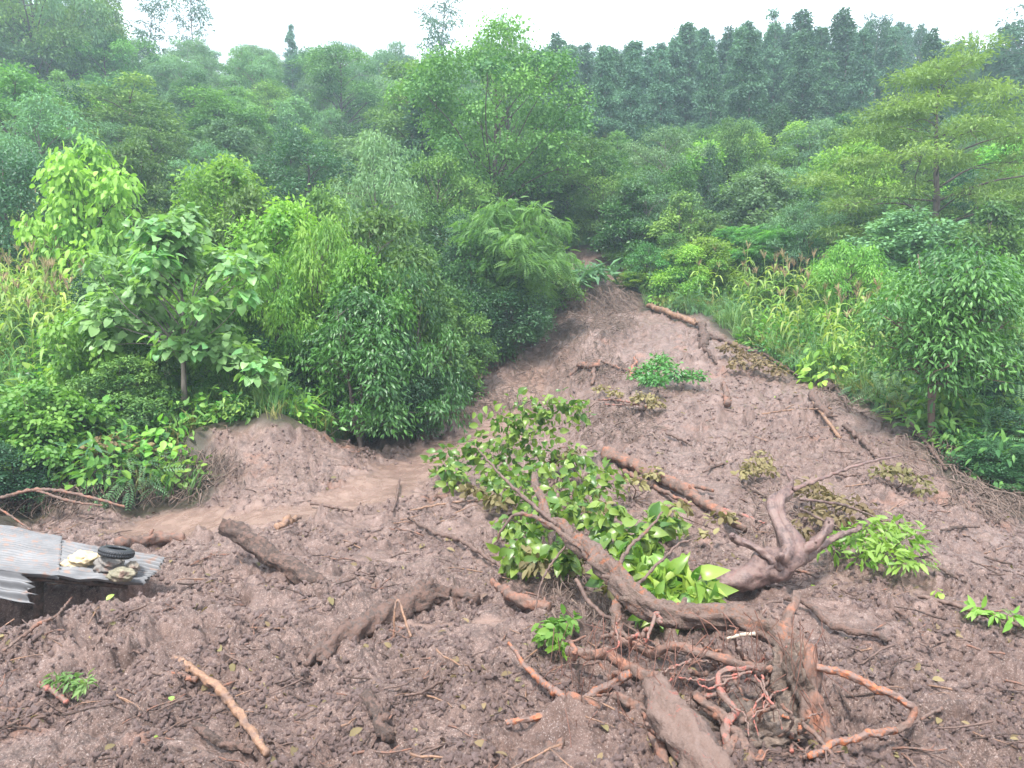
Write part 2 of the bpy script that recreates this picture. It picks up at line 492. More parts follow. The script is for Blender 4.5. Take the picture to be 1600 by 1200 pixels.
# ------------------------------------------------------------------ leaf shapes (length along +Y, face up +Z)
def tri_fan_leaf(outline, curl=0.12, fold=0.10):
    """outline: right-hand side points from base to tip (x>0); midrib in the middle"""
    r = np.array(outline, float)
    mid = np.stack([np.zeros(len(r)), r[:, 1], np.zeros(len(r))], 1)
    R = np.stack([r[:, 0], r[:, 1], fold * r[:, 0]], 1)
    Lh = R * [-1, 1, 1]
    V = np.concatenate([mid, R, Lh])
    V[:, 2] -= curl * V[:, 1] ** 2
    n = len(r)
    F = []
    for i in range(n - 1):
        F += [(i, n + i, n + i + 1), (i, n + i + 1, i + 1), (i, i + 1, 2 * n + i + 1), (i, 2 * n + i + 1, 2 * n + i)]
    V2, F = V, np.array(F)
    # drop triangles without area (base and tip)
    a = np.linalg.norm(np.cross(V2[F[:, 1]] - V2[F[:, 0]], V2[F[:, 2]] - V2[F[:, 0]]), axis=1)
    return V2, F[a > 1e-6]

T_RHOMB = (np.array([[0, 0, 0], [.26, .45, .07], [0, 1, -.1], [-.26, .45, .07]]), np.array([[0, 1, 2], [0, 2, 3]]))
T_SLIM = (np.array([[0, 0, 0], [.15, .45, .04], [0, 1, -.15], [-.15, .45, .04]]), np.array([[0, 1, 2], [0, 2, 3]]))
T_WIDE = (np.array([[0, 0, 0], [.40, .42, .08], [0, 1, -.12], [-.40, .42, .08]]), np.array([[0, 1, 2], [0, 2, 3]]))
T_LANCE = tri_fan_leaf([(0, 0), (.15, .3), (.13, .65), (0, 1)], .25, .25)
T_OVAL = tri_fan_leaf([(0, 0), (.24, .22), (.30, .5), (.2, .8), (0, 1)], .22, .22)
T_HEART = tri_fan_leaf([(0, .08), (.30, -.02), (.44, .25), (.36, .6), (.16, .87), (0, 1)], .18, .16)

def spray_leaf(pairs=8, w=.16, leaflet=.24, droop=.55, slim=.32):
    """one compound leaf: leaflets in pairs along a drooping rachis"""
    V, F = [], []
    for i in range(pairs):
        t = (i + 1) / pairs
        y, z = t * (1 - .12 * t), -droop * t * t * .6
        ll = leaflet * (1 - .35 * abs(t - .45) * 1.6)
        for s in (-1, 1):
            b = len(V)
            dx, dy, dz = s * .86, .45, -.22
            V += [(0, y, z), (dx * ll * .5 - s * slim * ll * .2, y + dy * ll * .5 + slim * ll * .45, z + dz * ll * .4), (dx * ll, y + dy * ll, z + dz * ll * 1.3),
                  (dx * ll * .5 + s * slim * ll * .2, y + dy * ll * .5 - slim * ll * .45, z + dz * ll * .4)]
            F += [(b, b + 1, b + 2), (b, b + 2, b + 3)]
    return np.array(V), np.array(F)
T_SPRAY = spray_leaf()
T_FERN = spray_leaf(7, leaflet=.3, droop=.9, slim=.5)

def norm(a):
    return a / (np.linalg.norm(a, axis=-1, keepdims=True) + 1e-9)

def frames(d, n):
    d = norm(d)
    s = norm(np.cross(d, n))
    n2 = np.cross(s, d)
    return s, d, n2

def place(T, pos, d, n, size, tint):
    """copies of leaf template T -> verts, tris, tint"""
    TV_, TF_ = T
    s, d, n2 = frames(d, n)
    V = pos[:, None] + size[:, None, None] * (TV_[None, :, 0:1] * s[:, None] + TV_[None, :, 1:2] * d[:, None] + TV_[None, :, 2:3] * n2[:, None])
    F = TF_[None] + (np.arange(len(pos)) * len(TV_))[:, None, None]
    return V.reshape(-1, 3), F.reshape(-1, 3), np.repeat(tint, len(TV_))

def tube(pts, rad, k=6, rng=None, rough=0.0, cap=True, twist=0.0, flat=1.0, nz=None):
    """tapered tube along a polyline -> verts, quads, tris"""
    pts = np.asarray(pts, float)
    rad = np.asarray(rad, float)
    n = len(pts)
    tg = norm(np.gradient(pts, axis=0))
    ref = np.array([0, 0, 1.0]) if abs(tg[0][2]) < .8 else np.array([1.0, 0, 0])
    V = []
    a = np.arange(k) / k * 2 * np.pi
    prev = norm(np.cross(tg[0], ref))
    for i in range(n):
        s = prev - tg[i] * (prev @ tg[i])
        s = s / (np.linalg.norm(s) + 1e-9)
        prev = s
        u = np.cross(tg[i], s)
        rr = np.full(k, rad[i])
        if nz is not None:
            amp, sd = nz
            sl = (np.linalg.norm(pts[i] - pts[0]) if i else 0.) / (rad.mean() + 1e-6)
            ca, sa = np.cos(a), np.sin(a)
            rr = rr * (1 + amp * (noise2(ca * 1.1 + 9 + sl * .45, sa * 1.1 + 5 + sl * .1, sd) + .6 * noise2(ca * 3 + 9 + sl * .5, sa * 3 + sl * .33, sd + 1) + .35 * noise2(ca * 8 + 3 + sl * 1.9, sa * 8 + sl * .9, sd + 2)))
        elif rng is not None and rough > 0:
            rr = rr * (1 + rough * (rng.random(k) - .5) * 2)
        V.append(pts[i] + rr[:, None] * (np.cos(a + twist * i)[:, None] * s + flat * np.sin(a + twist * i)[:, None] * u))
    V = np.concatenate(V)
    i = (np.arange(n - 1) * k)[:, None]
    j = np.arange(k)[None]
    j2 = (j + 1) % k
    Q = np.stack([i + j, i + j2, i + k + j2, i + k + j], -1).reshape(-1, 4)
    T = np.zeros((0, 3), int)
    if cap:
        V = np.concatenate([V, [pts[0], pts[-1]]])
        c0, c1 = n * k, n * k + 1
        jj = np.arange(k)
        T = np.concatenate([np.stack([np.full(k, c0), (jj + 1) % k, jj], 1), np.stack([np.full(k, c1), (n - 1) * k + jj, (n - 1) * k + (jj + 1) % k], 1)])
    return V, Q, T

class Geo:
    def __init__(s): s.V, s.Q, s.T, s.a, s.n = [], [], [], [], 0
    def add(s, V, Q=None, T=None, tint=None):
        if Q is not None and len(Q): s.Q.append(np.asarray(Q) + s.n)
        if T is not None and len(T): s.T.append(np.asarray(T) + s.n)
        s.V.append(np.asarray(V)); s.n += len(V)
        s.a.append(np.full(len(V), .5) if tint is None else tint)
    def tube(s, *a, **k):
        V, Q, T = tube(*a, **k); s.add(V, Q, T)
    def mesh(s, name, mat, smooth_shade=False):
        polys = []
        if s.Q: polys.append(np.concatenate(s.Q))
        if s.T: polys.append(np.concatenate(s.T))
        return mesh_np(name, np.concatenate(s.V), polys, mat if isinstance(mat, list) else [mat], smooth_shade, {"tint": np.concatenate(s.a)})

def curve_pts(pts, n, rng=None, wob=0.0):
    """smooth resample of a polyline (Catmull-Rom) with optional wobble"""
    p = np.asarray(pts, float)
    if len(p) == 2:
        p = np.array([p[0], (p[0] + p[1]) / 2, p[1]])
    q = np.concatenate([[2 * p[0] - p[1]], p, [2 * p[-1] - p[-2]]])
    t = np.linspace(0, len(p) - 1 - 1e-6, n)
    i = t.astype(int)
    f = (t - i)[:, None]
    a, b, c, d = q[i], q[i+1], q[i+2], q[i+3]
    r = .5 * (2 * b + (c - a) * f + (2 * a - 5 * b + 4 * c - d) * f ** 2 + (3 * b - a - 3 * c + d) * f ** 3)
    if rng is not None and wob > 0:
        w = rng.normal(size=r.shape) * wob
        w[0] = 0; w[-1] = 0
        r = r + w
    return r

# ------------------------------------------------------------------ foliage and bark materials
M_SLENDER = leaf_mat("leaf slender", (0.032, 0.085, 0.055), (0.110, 0.225, 0.125), .22, .6, .3)
M_ROUND = leaf_mat("leaf round", (0.034, 0.105, 0.040), (0.185, 0.330, 0.070), .28, .55, .3)
M_PALE = leaf_mat("leaf pale", (0.070, 0.155, 0.080), (0.190, 0.330, 0.150), .28, .6, .25)
M_TIER = leaf_mat("leaf tiered tree", (0.080, 0.180, 0.055), (0.235, 0.390, 0.110), .32, .6, .25)
M_BRIGHT = leaf_mat("leaf bright", (0.080, 0.215, 0.040), (0.250, 0.430, 0.070), .38, .5, .35)
M_FERN = leaf_mat("leaf drooping", (0.065, 0.180, 0.055), (0.165, 0.330, 0.095), .4, .5, .3)
M_DENSE = leaf_mat("leaf dense", (0.022, 0.088, 0.026), (0.100, 0.275, 0.048), .28, .38, .45)
M_HERO = leaf_mat("leaf broad near", (0.130, 0.290, 0.105), (0.270, 0.480, 0.180), .42, .42, .4)
M_DARK = leaf_mat("leaf dark", (0.022, 0.075, 0.035), (0.070, 0.170, 0.065), .25, .45, .4)
M_MAIZE = leaf_mat("leaf maize", (0.140, 0.260, 0.070), (0.320, 0.420, 0.120), .4, .5, .3)
M_TASSEL = leaf_mat("maize tassel", (0.30, 0.22, 0.13), (0.38, 0.31, 0.16), .2, .8, .2)
M_GRASS = leaf_mat("grass", (0.075, 0.175, 0.055), (0.200, 0.320, 0.110), .35, .55, .3)
M_DRY = leaf_mat("dry leaves", (0.150, 0.110, 0.060), (0.260, 0.220, 0.110), .25, .7, .2)
M_FALLEN = leaf_mat("fallen leaf face", (0.055, 0.160, 0.018), (0.260, 0.380, 0.075), .35, .36, .5)
M_LIME = leaf_mat("lime compound leaf", (0.150, 0.290, 0.035), (0.350, 0.480, 0.110), .4, .42, .4)
B_GREY = bark_mat("grey bark", (0.10, 0.085, 0.07), (0.24, 0.21, 0.18), None, 14)
B_DARK = bark_mat("dark bark", (0.045, 0.035, 0.03), (0.13, 0.10, 0.085), None, 14)
B_PALE = bark_mat("pale bark", (0.28, 0.25, 0.22), (0.42, 0.39, 0.35), None, 10)
B_BROWN = bark_mat("brown muddy bark", (0.08, 0.055, 0.042), (0.19, 0.13, 0.10), None, 14, mud=MUDC, amount=.4)

# ------------------------------------------------------------------ tree prototypes
PROTO = {}
def clump_leaves(rng, C, R, n_tot, leaf, size, mat_tint=(0, 1), flat=1.0, droop=.3, up=.7, jit=.5, under=.35, twig=None):
    """leaves through the clumps (centres C, radii R); more above and outside than below"""
    w = R ** 2 / (R ** 2).sum()
    k = rng.choice(len(C), n_tot, p=w)
    d = norm(rng.normal(size=(n_tot, 3)))
    low = d[:, 2] < -under
    d[low, 2] *= -1
    rr = R[k] * (.45 + .62 * rng.random(n_tot) ** .55) * (1 + .22 * rng.normal(size=n_tot))
    off = d * rr[:, None] * np.array([1, 1, flat])
    pos = C[k] + off
    nrm = norm(d * .55 + np.array([0, 0, up]) + rng.normal(size=(n_tot, 3)) * jit)
    ld = d * np.array([1, 1, .3]) + rng.normal(size=(n_tot, 3)) * .45 - np.array([0, 0, droop])
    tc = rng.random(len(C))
    tint = np.clip(tc[k] ** 1.3 * .55 + .30 * rng.random(n_tot) + .30 * np.clip((rr / R[k] - .6) * 2, 0, 1) * rng.random(n_tot), 0, 1)  # outer leaves lighter: light on the clumps painted into the tint, plus young growth
    sz = size * (.65 + .7 * rng.random(n_tot))
    return pos, ld, nrm, sz, tint

def make_tree(key, seed, H, R, z0, nclump, cr, nleaf, leaf, lsize, lmat, bmat, tr=0.12, env='round', flat=1.0, droop=.3, up=.7, under=.35,
              name="tree", lean=(0, 0), shape_pow=1.0, sparse=0.0, limb_drop=.6, bare=None, clumps=None, keep=False, multi=1, jit=.5, maxlimb=60, lthick=.42):
    rng = np.random.default_rng(seed)
    if clumps is None:
        C, RR = [], []
        ga = rng.random() * 6
        for i in range(nclump):
            t = (i + .5) / nclump
            t = np.clip(t + rng.normal() * .04, 0, 1)
            if env == 'round':
                e = math.sin(math.pi * (0.12 + .80 * t)) ** .6
            elif env == 'column':
                e = (.62 + .38 * math.sin(math.pi * t * 1.1)) * (1 - t ** 3 * .72)
            elif env == 'cone':
                e = (1 - t) ** .8 * .9 + .12
            elif env == 'dome':
                e = math.sqrt(max(0, 1 - t * t)) * .95 + .1
            elif env == 'umbrella':
                e = .35 + .65 * math.sin(math.pi * (.2 + .6 * t))
            a = ga + i * 2.399 + rng.normal() * .3
            q = (rng.random() ** .45) if env != 'column' else rng.random() ** .5
            q *= 1 + .18 * rng.normal()
            C.append([math.cos(a) * R * e * q * .88, math.sin(a) * R * e * q * .88, z0 + (H - z0) * (t * .93 + .02)])
            RR.append(cr * (.5 + .75 * rng.random()) * (.7 + .3 * e))
        C, RR = np.array(C), np.array(RR)
        if sparse > 0:
            m = rng.random(len(C)) > sparse
            C, RR = C[m], RR[m]
    else:
        C, RR = np.array([c[:3] for c in clumps], float), np.array([c[3] for c in clumps], float)
    C[:, 0] += lean[0] * C[:, 2] / H; C[:, 1] += lean[1] * C[:, 2] / H
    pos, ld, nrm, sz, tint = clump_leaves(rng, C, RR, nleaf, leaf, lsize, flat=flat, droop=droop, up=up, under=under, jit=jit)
    zmin = .05
    pos[:, 2] = np.maximum(pos[:, 2], zmin)
    g = Geo()
    # trunk(s)
    top = H * .93
    nt = 9
    tz = np.linspace(-.3, top, nt)
    trunks = []
    for m_ in range(multi):
        aa = rng.random() * 6.28
        sp = 0 if multi == 1 else R * .35
        tp = np.stack([np.cumsum(rng.normal(size=nt) * .02 * H * .3) + math.cos(aa) * sp * (tz / H), np.cumsum(rng.normal(size=nt) * .02 * H * .3) + math.sin(aa) * sp * (tz / H), tz], 1)
        tp[:, :2] -= tp[1, :2]
        tp[:, 0] += lean[0] * tz / H; tp[:, 1] += lean[1] * tz / H
        rad = tr * (1 - np.linspace(0, .88, nt) ** .9) / math.sqrt(multi)
        rad[0] *= 1.5; rad[1] *= 1.15
        cp = curve_pts(tp, 20)
        g.tube(cp, np.interp(np.linspace(0, 1, 20), np.linspace(0, 1, nt), rad), k=8, rng=rng, rough=.08)
        trunks.append(cp)
    sub = range(len(C)) if len(C) < maxlimb else rng.choice(len(C), maxlimb, replace=False)
    for i in sub:
        c = C[i]
        tp = trunks[rng.integers(multi)]
        hr = math.hypot(c[0], c[1])
        za = np.clip(c[2] - limb_drop * hr - .2, max(z0 * .7, .15 * H if bare is None else bare), top * .97)
        j = int(np.argmin(np.abs(tp[:, 2] - za)))
        a = tp[j]
        mid = a * .5 + c * .5 + np.array([0, 0, .10 * hr]) + rng.normal(size=3) * .06 * hr
        r0 = max(.012, tr * lthick * (1 - a[2] / H * .6) * (RR[i] / cr))
        lp = curve_pts([a, mid, c], 7)
        g.tube(lp, np.linspace(r0, r0 * .25, 7), k=4)
        for _ in range(4):
            e = c + norm(rng.normal(size=3) + [0, 0, .2]) * RR[i] * .8
            g.tube([c * .75 + mid * .25, (c + e) / 2 + rng.normal(size=3) * .05, e], [r0 * .3, r0 * .2, .004], k=3, cap=False)
    tm = g.mesh(name + "_trunk", bmat, True)
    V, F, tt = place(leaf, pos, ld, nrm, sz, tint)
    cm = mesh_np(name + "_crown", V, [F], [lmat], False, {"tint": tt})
    w = (np.percentile(pos[:, 0], 98.5) - np.percentile(pos[:, 0], 1.5) + np.percentile(pos[:, 1], 98.5) - np.percentile(pos[:, 1], 1.5)) / 2
    PROTO[key] = dict(trunk=tm, crown=cm, H=float(np.percentile(pos[:, 2], 99.6)), W=float(w), leaves=(pos, ld, nrm, sz, tint) if keep else None)

def put_tree(key, name, label, cat, loc, sx, sz, rz, group=None, tilt=(0, 0)):
    p = PROTO[key]
    t = thing(name, label, cat, loc, rz, group)
    t.rotation_euler = (tilt[0], tilt[1], rz)
    t.scale = (sx, sx, sz)
    link("trunk", p['trunk'], t)
    link("crown", p['crown'], t)
    return t

NAMED = []
rr_ = random.Random(5)
def plant(key, px, top, Y, wpx, name, label, cat, group=None, rz=None, sink=0.0, tilt=(0, 0)):
    """a tree standing on the ground at distance Y, its crown reaching picture row `top`, `wpx` wide"""
    X = P(px, 500, Y)[0]
    b = on_ground(X, Y)
    H = P(px, top, Y)[2] - b[2]
    p = PROTO[key]
    W = wpx * Y / FPX
    NAMED.append((X, Y, W))
    b[2] -= sink
    return put_tree(key, name, label, cat, b, W / p['W'], max(H, .4) / p['H'], rr_.random() * 6.28 if rz is None else rz, group, tilt)

def build_protos():
    mk = make_tree
    for i in range(4):
        mk(f'slender{i}', 10 + i, 13, 1.5, 1.0, 85, .60, 9500, T_RHOMB, .24, M_SLENDER, B_GREY, .13, 'column', droop=.5, up=.35, name="slender_tree")
    for i in range(2):
        mk(f'wispy{i}', 20 + i, 15, 1.9, 6.5, 34, .75, 2600, T_SLIM, .30, M_SLENDER, B_GREY, .14, 'round', droop=.7, up=.3, sparse=.15, name="wispy_tree")
    for i in range(4):
        mk(f'round{i}', 30 + i, 8, (3.3, 3.9, 2.9, 3.6)[i], 1.2, (30, 42, 27, 36)[i], 1.0, 13000, T_RHOMB, .20, M_ROUND, B_DARK, .2, ('round', 'umbrella', 'round', 'dome')[i], flat=.7, name="round_tree")
    for i in range(3):
        mk(f'pale{i}', 40 + i, 7, 3.1, 1.3, 46, .85, 13000, T_SLIM, .21, M_PALE, B_GREY, .16, 'round', droop=.6, flat=.75, name="feathery_tree")
    for i in range(5):
        mk(f'bush{i}', 50 + i, 4, 2.0, .3, 32, .58, 11000, T_RHOMB, .145, (M_ROUND, M_BRIGHT, M_DENSE, M_ROUND, M_PALE)[i], B_DARK, .09, 'dome', flat=.85, name="leafy_shrub", multi=3)
    for i in range(2):
        mk(f'dark{i}', 60 + i, 5, 1.9, .4, 30, .7, 10000, T_RHOMB, .15, M_DARK, B_DARK, .12, 'round', name="dark_shrub")
    for i in range(3):
        mk(f'lance{i}', 70 + i, 3.6, 1.9, .15, 36, .50, 10500, T_LANCE, .13, (M_DENSE, M_BRIGHT, M_DENSE)[i], B_DARK, .08, 'dome', droop=.8, up=.6, name="glossy_shrub", multi=3)
    for i in range(2):
        mk(f'fern{i}', 80 + i, 5.2, 1.9, 1.9, 34, .6, 2600, T_FERN, .36, M_FERN, B_GREY, .085, 'round', droop=.45, up=.8, name="drooping_tree")
    mk('broad', 90, 3.0, 1.6, .2, 34, .48, 4800, T_OVAL, .155, M_BRIGHT, B_DARK, .07, 'dome', droop=.8, name="broadleaf_shrub", multi=3)
    mk('hero_c', 100, 10, 4.9, 3.6, 48, 1.15, 30000, T_WIDE, .15, M_ROUND, B_DARK, .24, 'umbrella', flat=.68, maxlimb=26, lthick=.34, droop=.4, name="spreading_tree", bare=2.6, limb_drop=.9)
build_protos()
def where(px, row, kind):
    """words for the place of a hillside tree, by things one can find near it"""
    if px < 120: a = "at the left edge"
    elif px < 300: a = "above the big-leaved tree"
    elif px < 420: a = "left of the small bare scar"
    elif px < 520: a = "below the pencil-thin tree"
    elif px < 640: a = "left of the tall spreading tree"
    elif px < 780: a = "behind the tall spreading tree"
    elif px < 900: a = "right of the tall spreading tree"
    elif px < 1020: a = "above the slide's head"
    elif px < 1130: a = "above the pale rim log"
    elif px < 1230: a = "near the two-tiered tree"
    elif px < 1340: a = "left of the wide tiered tree"
    elif px < 1480: a = "behind the wide tiered tree"
    else: a = "at the right edge"
    b = "just under the skyline" if row < 120 else "high on the slope" if row < 200 else "halfway up the slope" if row < 290 else "low on the slope" if row < 400 else "beside the slide"
    return a + " " + b
# ------------------------------------------------------------------ single trees one can pick out
def build_layered():
    """flat tiers of feathery foliage on nearly level limbs"""
    rng = np.random.default_rng(7)
    cl = []
    tiers = [(.97, 1.2, 5), (.88, 2.2, 9), (.76, 3.3, 13), (.64, 4.0, 15), (.52, 4.3, 15), (.40, 4.0, 13), (.28, 3.2, 9)]
    for (t, rad, n) in tiers:
        a0 = rng.random() * 6
        for i in range(n):
            a = a0 + i * 6.283 / n + rng.normal() * .25
            q = rad * (1.0 if i % 2 else .62) * (1 + .15 * rng.normal())
            cl.append((math.cos(a) * q, math.sin(a) * q, 8.2 * t + rng.normal() * .22 - .04 * q, .62 + .35 * rng.random()))
    make_tree('layered', 101, 8.2, 4.3, 1.5, 0, .8, 32000, T_SLIM, .17, M_TIER, B_DARK, .2, flat=.34, droop=.15, up=1.3, name="tiered_tree", clumps=cl, limb_drop=.15, bare=1.6, maxlimb=30, lthick=.28)
build_layered()
rng0 = np.random.default_rng(77)
# centre, tall spreading tree
plant('hero_c', 775, 72, 37, 262, "spreading_tree", "tall round-crowned tree with a slanting trunk standing above the head of the slide", "tree", rz=.6)
plant('layered', 1455, 82, 30, 345, "tiered_tree", "wide tree with flat tiers of feathery leaves on bare level limbs", "tree", rz=.4)
plant('round1', 792, 30, 47, 75, "round_tree", "dark small round crown showing just above the tall spreading tree", "tree")
plant('round2', 645, 98, 48, 115, "round_tree", "dark green tree close behind the left side of the tall spreading tree", "tree")
plant('slender1', 668, 150, 45, 80, "slender_tree", "narrow leafy tree filling the gap left of the tall spreading tree's crown", "tree")
plant('wispy0', 692, -55, 82, 62, "wispy_tree", "thin tall tree rising alone into the white sky above the valley", "tree")
plant('slender2', 465, 40, 84, 24, "slender_tree", "single pencil-thin tree standing clear of the skyline over the left hill", "tree")
plant('wispy1', 316, -40, 80, 62, "wispy_tree", "tall airy tree with drooping top, second of the thin ones on the left skyline", "tree")
plant('wispy0', 250, -10, 78, 52, "wispy_tree", "sparse dark tree against the sky with gaps in its crown, left of the airy one", "tree")
plant('wispy1', 15, -220, 62, 110, "wispy_tree", "pale bare trunk climbing out of the picture at the left edge", "tree")
plant('round0', 175, -20, 68, 90, "round_tree", "dark tree cut off by the top edge at the left end of the open sky", "tree")
plant('round3', 411, 74, 88, 84, "round_tree", "rounded hazy tree on the left hill's skyline, just left of the pencil-thin tree", "tree")
plant('round1', 510, 82, 86, 105, "round_tree", "broad hazy blue-green tree on the skyline right of the pencil-thin tree", "tree")
plant('round2', 428, 98, 74, 60, "round_tree", "dark oval tree in front of the hazy skyline trees", "tree")
plant('pale1', 310, 62, 76, 90, "feathery_tree", "hazy soft tree below the airy tall one on the left hill", "tree")
plant('round0', 215, 60, 66, 95, "round_tree", "hazy tree with forked dark limbs high on the left hill", "tree")
plant('round3', 95, 20, 64, 150, "round_tree", "large blue-green tree at the top left of the hill", "tree")
plant('pale2', 30, 60, 58, 120, "feathery_tree", "soft hazy tree on the far left under the pale trunk", "tree")
plant('round1', 70, -70, 60, 170, "round_tree", "very tall rounded tree whose top leaves the picture at the upper left", "tree")
plant('pale0', 135, -30, 63, 120, "feathery_tree", "tall soft blue-green tree touching the top edge left of the open sky", "tree")
# right ridge
RIDGE = "tall slender trees in close rows on the right ridge"
ridge = [(868,55,70,46),(888,72,72,34),(914,70,68,34),(938,74,71,36),(962,88,66,38),(985,66,70,46),(1003,90,64,42),(1026,72,69,46),(1048,60,66,40),(1066,38,68,46),(1092,46,66,40),
         (1118,66,69,42),(1138,84,64,38),(1157,36,66,40),(1176,70,69,34),(1196,17,64,38),(1217,55,67,34),(1241,18,65,46),(1262,60,68,36),(1280,84,62,40),(1302,16,64,52),(1326,40,68,42),
         (1352,18,66,42),(1376,46,69,36),(1394,44,66,32),(1420,38,68,34),(1440,84,64,44),(1470,92,66,44),(1532,70,64,44),(1556,40,62,48)]
for i, (px, top, Y, w) in enumerate(ridge):
    wisp = px in (1352, 1394, 1420, 1326)
    sz_ = "very tall" if top < 30 else "tall" if top < 60 else "shorter"
    lab = f"{sz_} {'narrow' if w < 40 else 'full'} slender skyline tree {where(px, 250, '').replace(' halfway up the slope', '')}" if not wisp else f"{sz_} thin skyline tree with gaps in its top {where(px, 250, '').replace(' halfway up the slope', '')}"
    plant(f'wispy{i%2}' if wisp else f'slender{i%4}', px, top, Y, w, "slender_tree" if not wisp else "wispy_tree", lab, "tree", RIDGE)
plant('wispy1', 1580, 10, 56, 95, "wispy_tree", "dark open-crowned tree against the sky at the top right corner", "tree")
plant('round1', 1499, 48, 60, 17, "round_tree", "tiny dark tuft of a treetop alone against the sky on the right", "tree")
# right middle
plant('pale0', 1035, 203, 45, 118, "feathery_tree", "pale feathery tree in front of the dark slender rows, right of centre", "tree")
plant('round0', 1146, 188, 44, 66, "round_tree", "upright two-tiered light green tree below the slender rows", "tree")
plant('dark1', 1104, 224, 43, 38, "dark_tree", "narrow dark tree with a yellowish top beside the two-tiered one", "tree")
plant('round2', 1184, 272, 39, 112, "round_tree", "dark round tree below the two-tiered light green one", "tree")
plant('pale1', 1262, 198, 47, 140, "feathery_tree", "pale green feathery tree left of the wide tiered tree", "tree")
plant('pale2', 1238, 262, 42, 120, "feathery_tree", "soft pale tree low beside the dark round one", "tree")
plant('pale0', 1335, 300, 36, 150, "feathery_tree", "pale spreading tree under the left limbs of the tiered tree", "tree")
plant('round3', 888, 212, 43, 160, "round_tree", "broad light green tree right of the tall spreading tree's trunk", "tree")
plant('round1', 940, 260, 38, 100, "round_tree", "green round tree between the spreading tree and the pale feathery one", "tree")
plant('bush2', 986, 285, 36, 100, "leafy_shrub", "small round tree with a grey-green top above the head of the slide", "tree")
plant('bush0', 1062, 302, 34, 112, "leafy_shrub", "round leafy tree above the right end of the bare ridge", "tree")
# left middle
plant('round3', 42, 108, 38, 190, "round_tree", "big light grey-green round tree at the left edge", "tree")
plant('round0', 212, 130, 45, 160, "round_tree", "broad light green tree with level tiers, upper left", "tree")
plant('dark0', 20, 232, 26, 130, "dark_tree", "dark dense tree at the left edge above the maize", "tree")
plant('broad', 148, 222, 24, 185, "broadleaf_tree", "yellow-green tree with large hanging leaves above the maize", "tree")
plant('round2', 345, 148, 50, 120, "round_tree", "green round tree midway up the left hill", "tree")
plant('dark1', 460, 184, 49, 66, "dark_tree", "dark rounded tree beside the small bare earth scar", "tree")
plant('bush1', 360, 250, 28, 170, "leafy_shrub", "bright yellow-green bushy tree behind the big-leaved tree's top", "tree")
plant('pale1', 592, 214, 30, 136, "feathery_tree", "bright fine-leaved feathery tree left of the tall spreading tree", "tree")
plant('bush3', 500, 300, 24, 150, "leafy_shrub", "rounded bush with mixed light leaves left of the feathery tree", "shrub")
plant('round1', 690, 240, 33, 130, "round_tree", "dense tree under the left side of the tall spreading crown", "tree")
plant('dark0', 730, 330, 29, 110, "dark_tree", "dark leafy tree just left of the drooping-leaved tree", "tree")
# ------------------------------------------------------------------ near trees and shrubs around the slide
plant('fern0', 800, 312, 26.5, 150, "drooping_tree", "slender tree with hanging feathery leaves beside the muddy gully", "tree", rz=1.0)
plant('lance0', 560, 455, 17.6, 235, "glossy_shrub", "dense dark glossy shrub overhanging the mud left of the gully", "shrub")
plant('lance2', 640, 420, 19.0, 150, "glossy_shrub", "dense glossy shrub nearest the mouth of the gully", "shrub")
plant('bush3', 600, 330, 20.6, 210, "leafy_shrub", "tall leafy shrub rising behind the dense glossy ones", "shrub")
plant('lance1', 505, 345, 19.5, 170, "glossy_shrub", "light yellow-green shrub between the big-leaved tree and the glossy shrub", "shrub")
plant('bush0', 700, 450, 22.5, 120, "leafy_shrub", "leafy shrub leaning over the gully's left bank", "shrub")
plant('dark1', 738, 440, 25.5, 90, "dark_shrub", "dark shrub hanging over the gully left of the drooping tree's trunk", "shrub")
plant('lance0', 836, 425, 29, 60, "glossy_shrub", "dark shrub at the gully's bend right of the drooping tree", "shrub")
plant('dark0', 110, 628, 15.6, 150, "dark_shrub", "dark shaded bush overhanging the undercut left bank", "shrub")
plant('bush0', 250, 610, 16.0, 110, "leafy_shrub", "small green bush on the bank at the foot of the heart-leaved tree", "shrub")
plant('dark0', 1572, 690, 13.4, 120, "dark_shrub", "dark shaded bush in the hollow at the right edge below the slide's rim", "shrub")
plant('dark1', 1600, 640, 14.6, 130, "dark_shrub", "taller dark bush half cut off by the right edge", "shrub")
plant('bush1', 450, 318, 20.5, 190, "leafy_shrub", "bright leafy shrub in the wall of growth right of the big-leaved tree", "shrub")
plant('bush3', 385, 300, 22, 150, "leafy_shrub", "leafy shrub rising behind the big-leaved tree's right side", "shrub")
plant('bush0', 655, 385, 21, 150, "leafy_shrub", "light green shrub at the right end of the wall of growth", "shrub")
plant('bush1', 565, 392, 18.6, 150, "leafy_shrub", "bright shrub standing on top of the dense glossy one", "shrub")
plant('bush3', 745, 370, 26, 110, "leafy_shrub", "leafy shrub touching the left side of the hanging-leaved tree", "shrub")
plant('bush0', 862, 372, 30, 80, "leafy_shrub", "leafy shrub touching the right side of the hanging-leaved tree", "shrub")
plant('dark1', 792, 432, 26.0, 120, "dark_shrub", "dark shrub filling the space under the hanging-leaved tree", "shrub")
plant('bush0', 968, 372, 36, 75, "leafy_shrub", "leafy bush crowding the right rim of the slide's head", "shrub")
plant('dark1', 830, 470, 27.5, 56, "dark_shrub", "low dark bush on the torn bank behind the hanging-leaved tree", "shrub")
plant('bush1', 985, 425, 32, 60, "leafy_shrub", "small bush with its roots washed bare on the rim above the mound", "shrub")
plant('dark0', 690, 540, 21, 90, "dark_shrub", "dark bush on the torn left bank of the gully", "shrub")
plant('dark1', 1600, 735, 12.9, 110, "dark_shrub", "dark low bush in the corner where the mud leaves the picture at right", "shrub")
plant('dark0', 5, 690, 13.6, 120, "dark_shrub", "shaded bush over the root-hung bank at the left edge", "shrub")
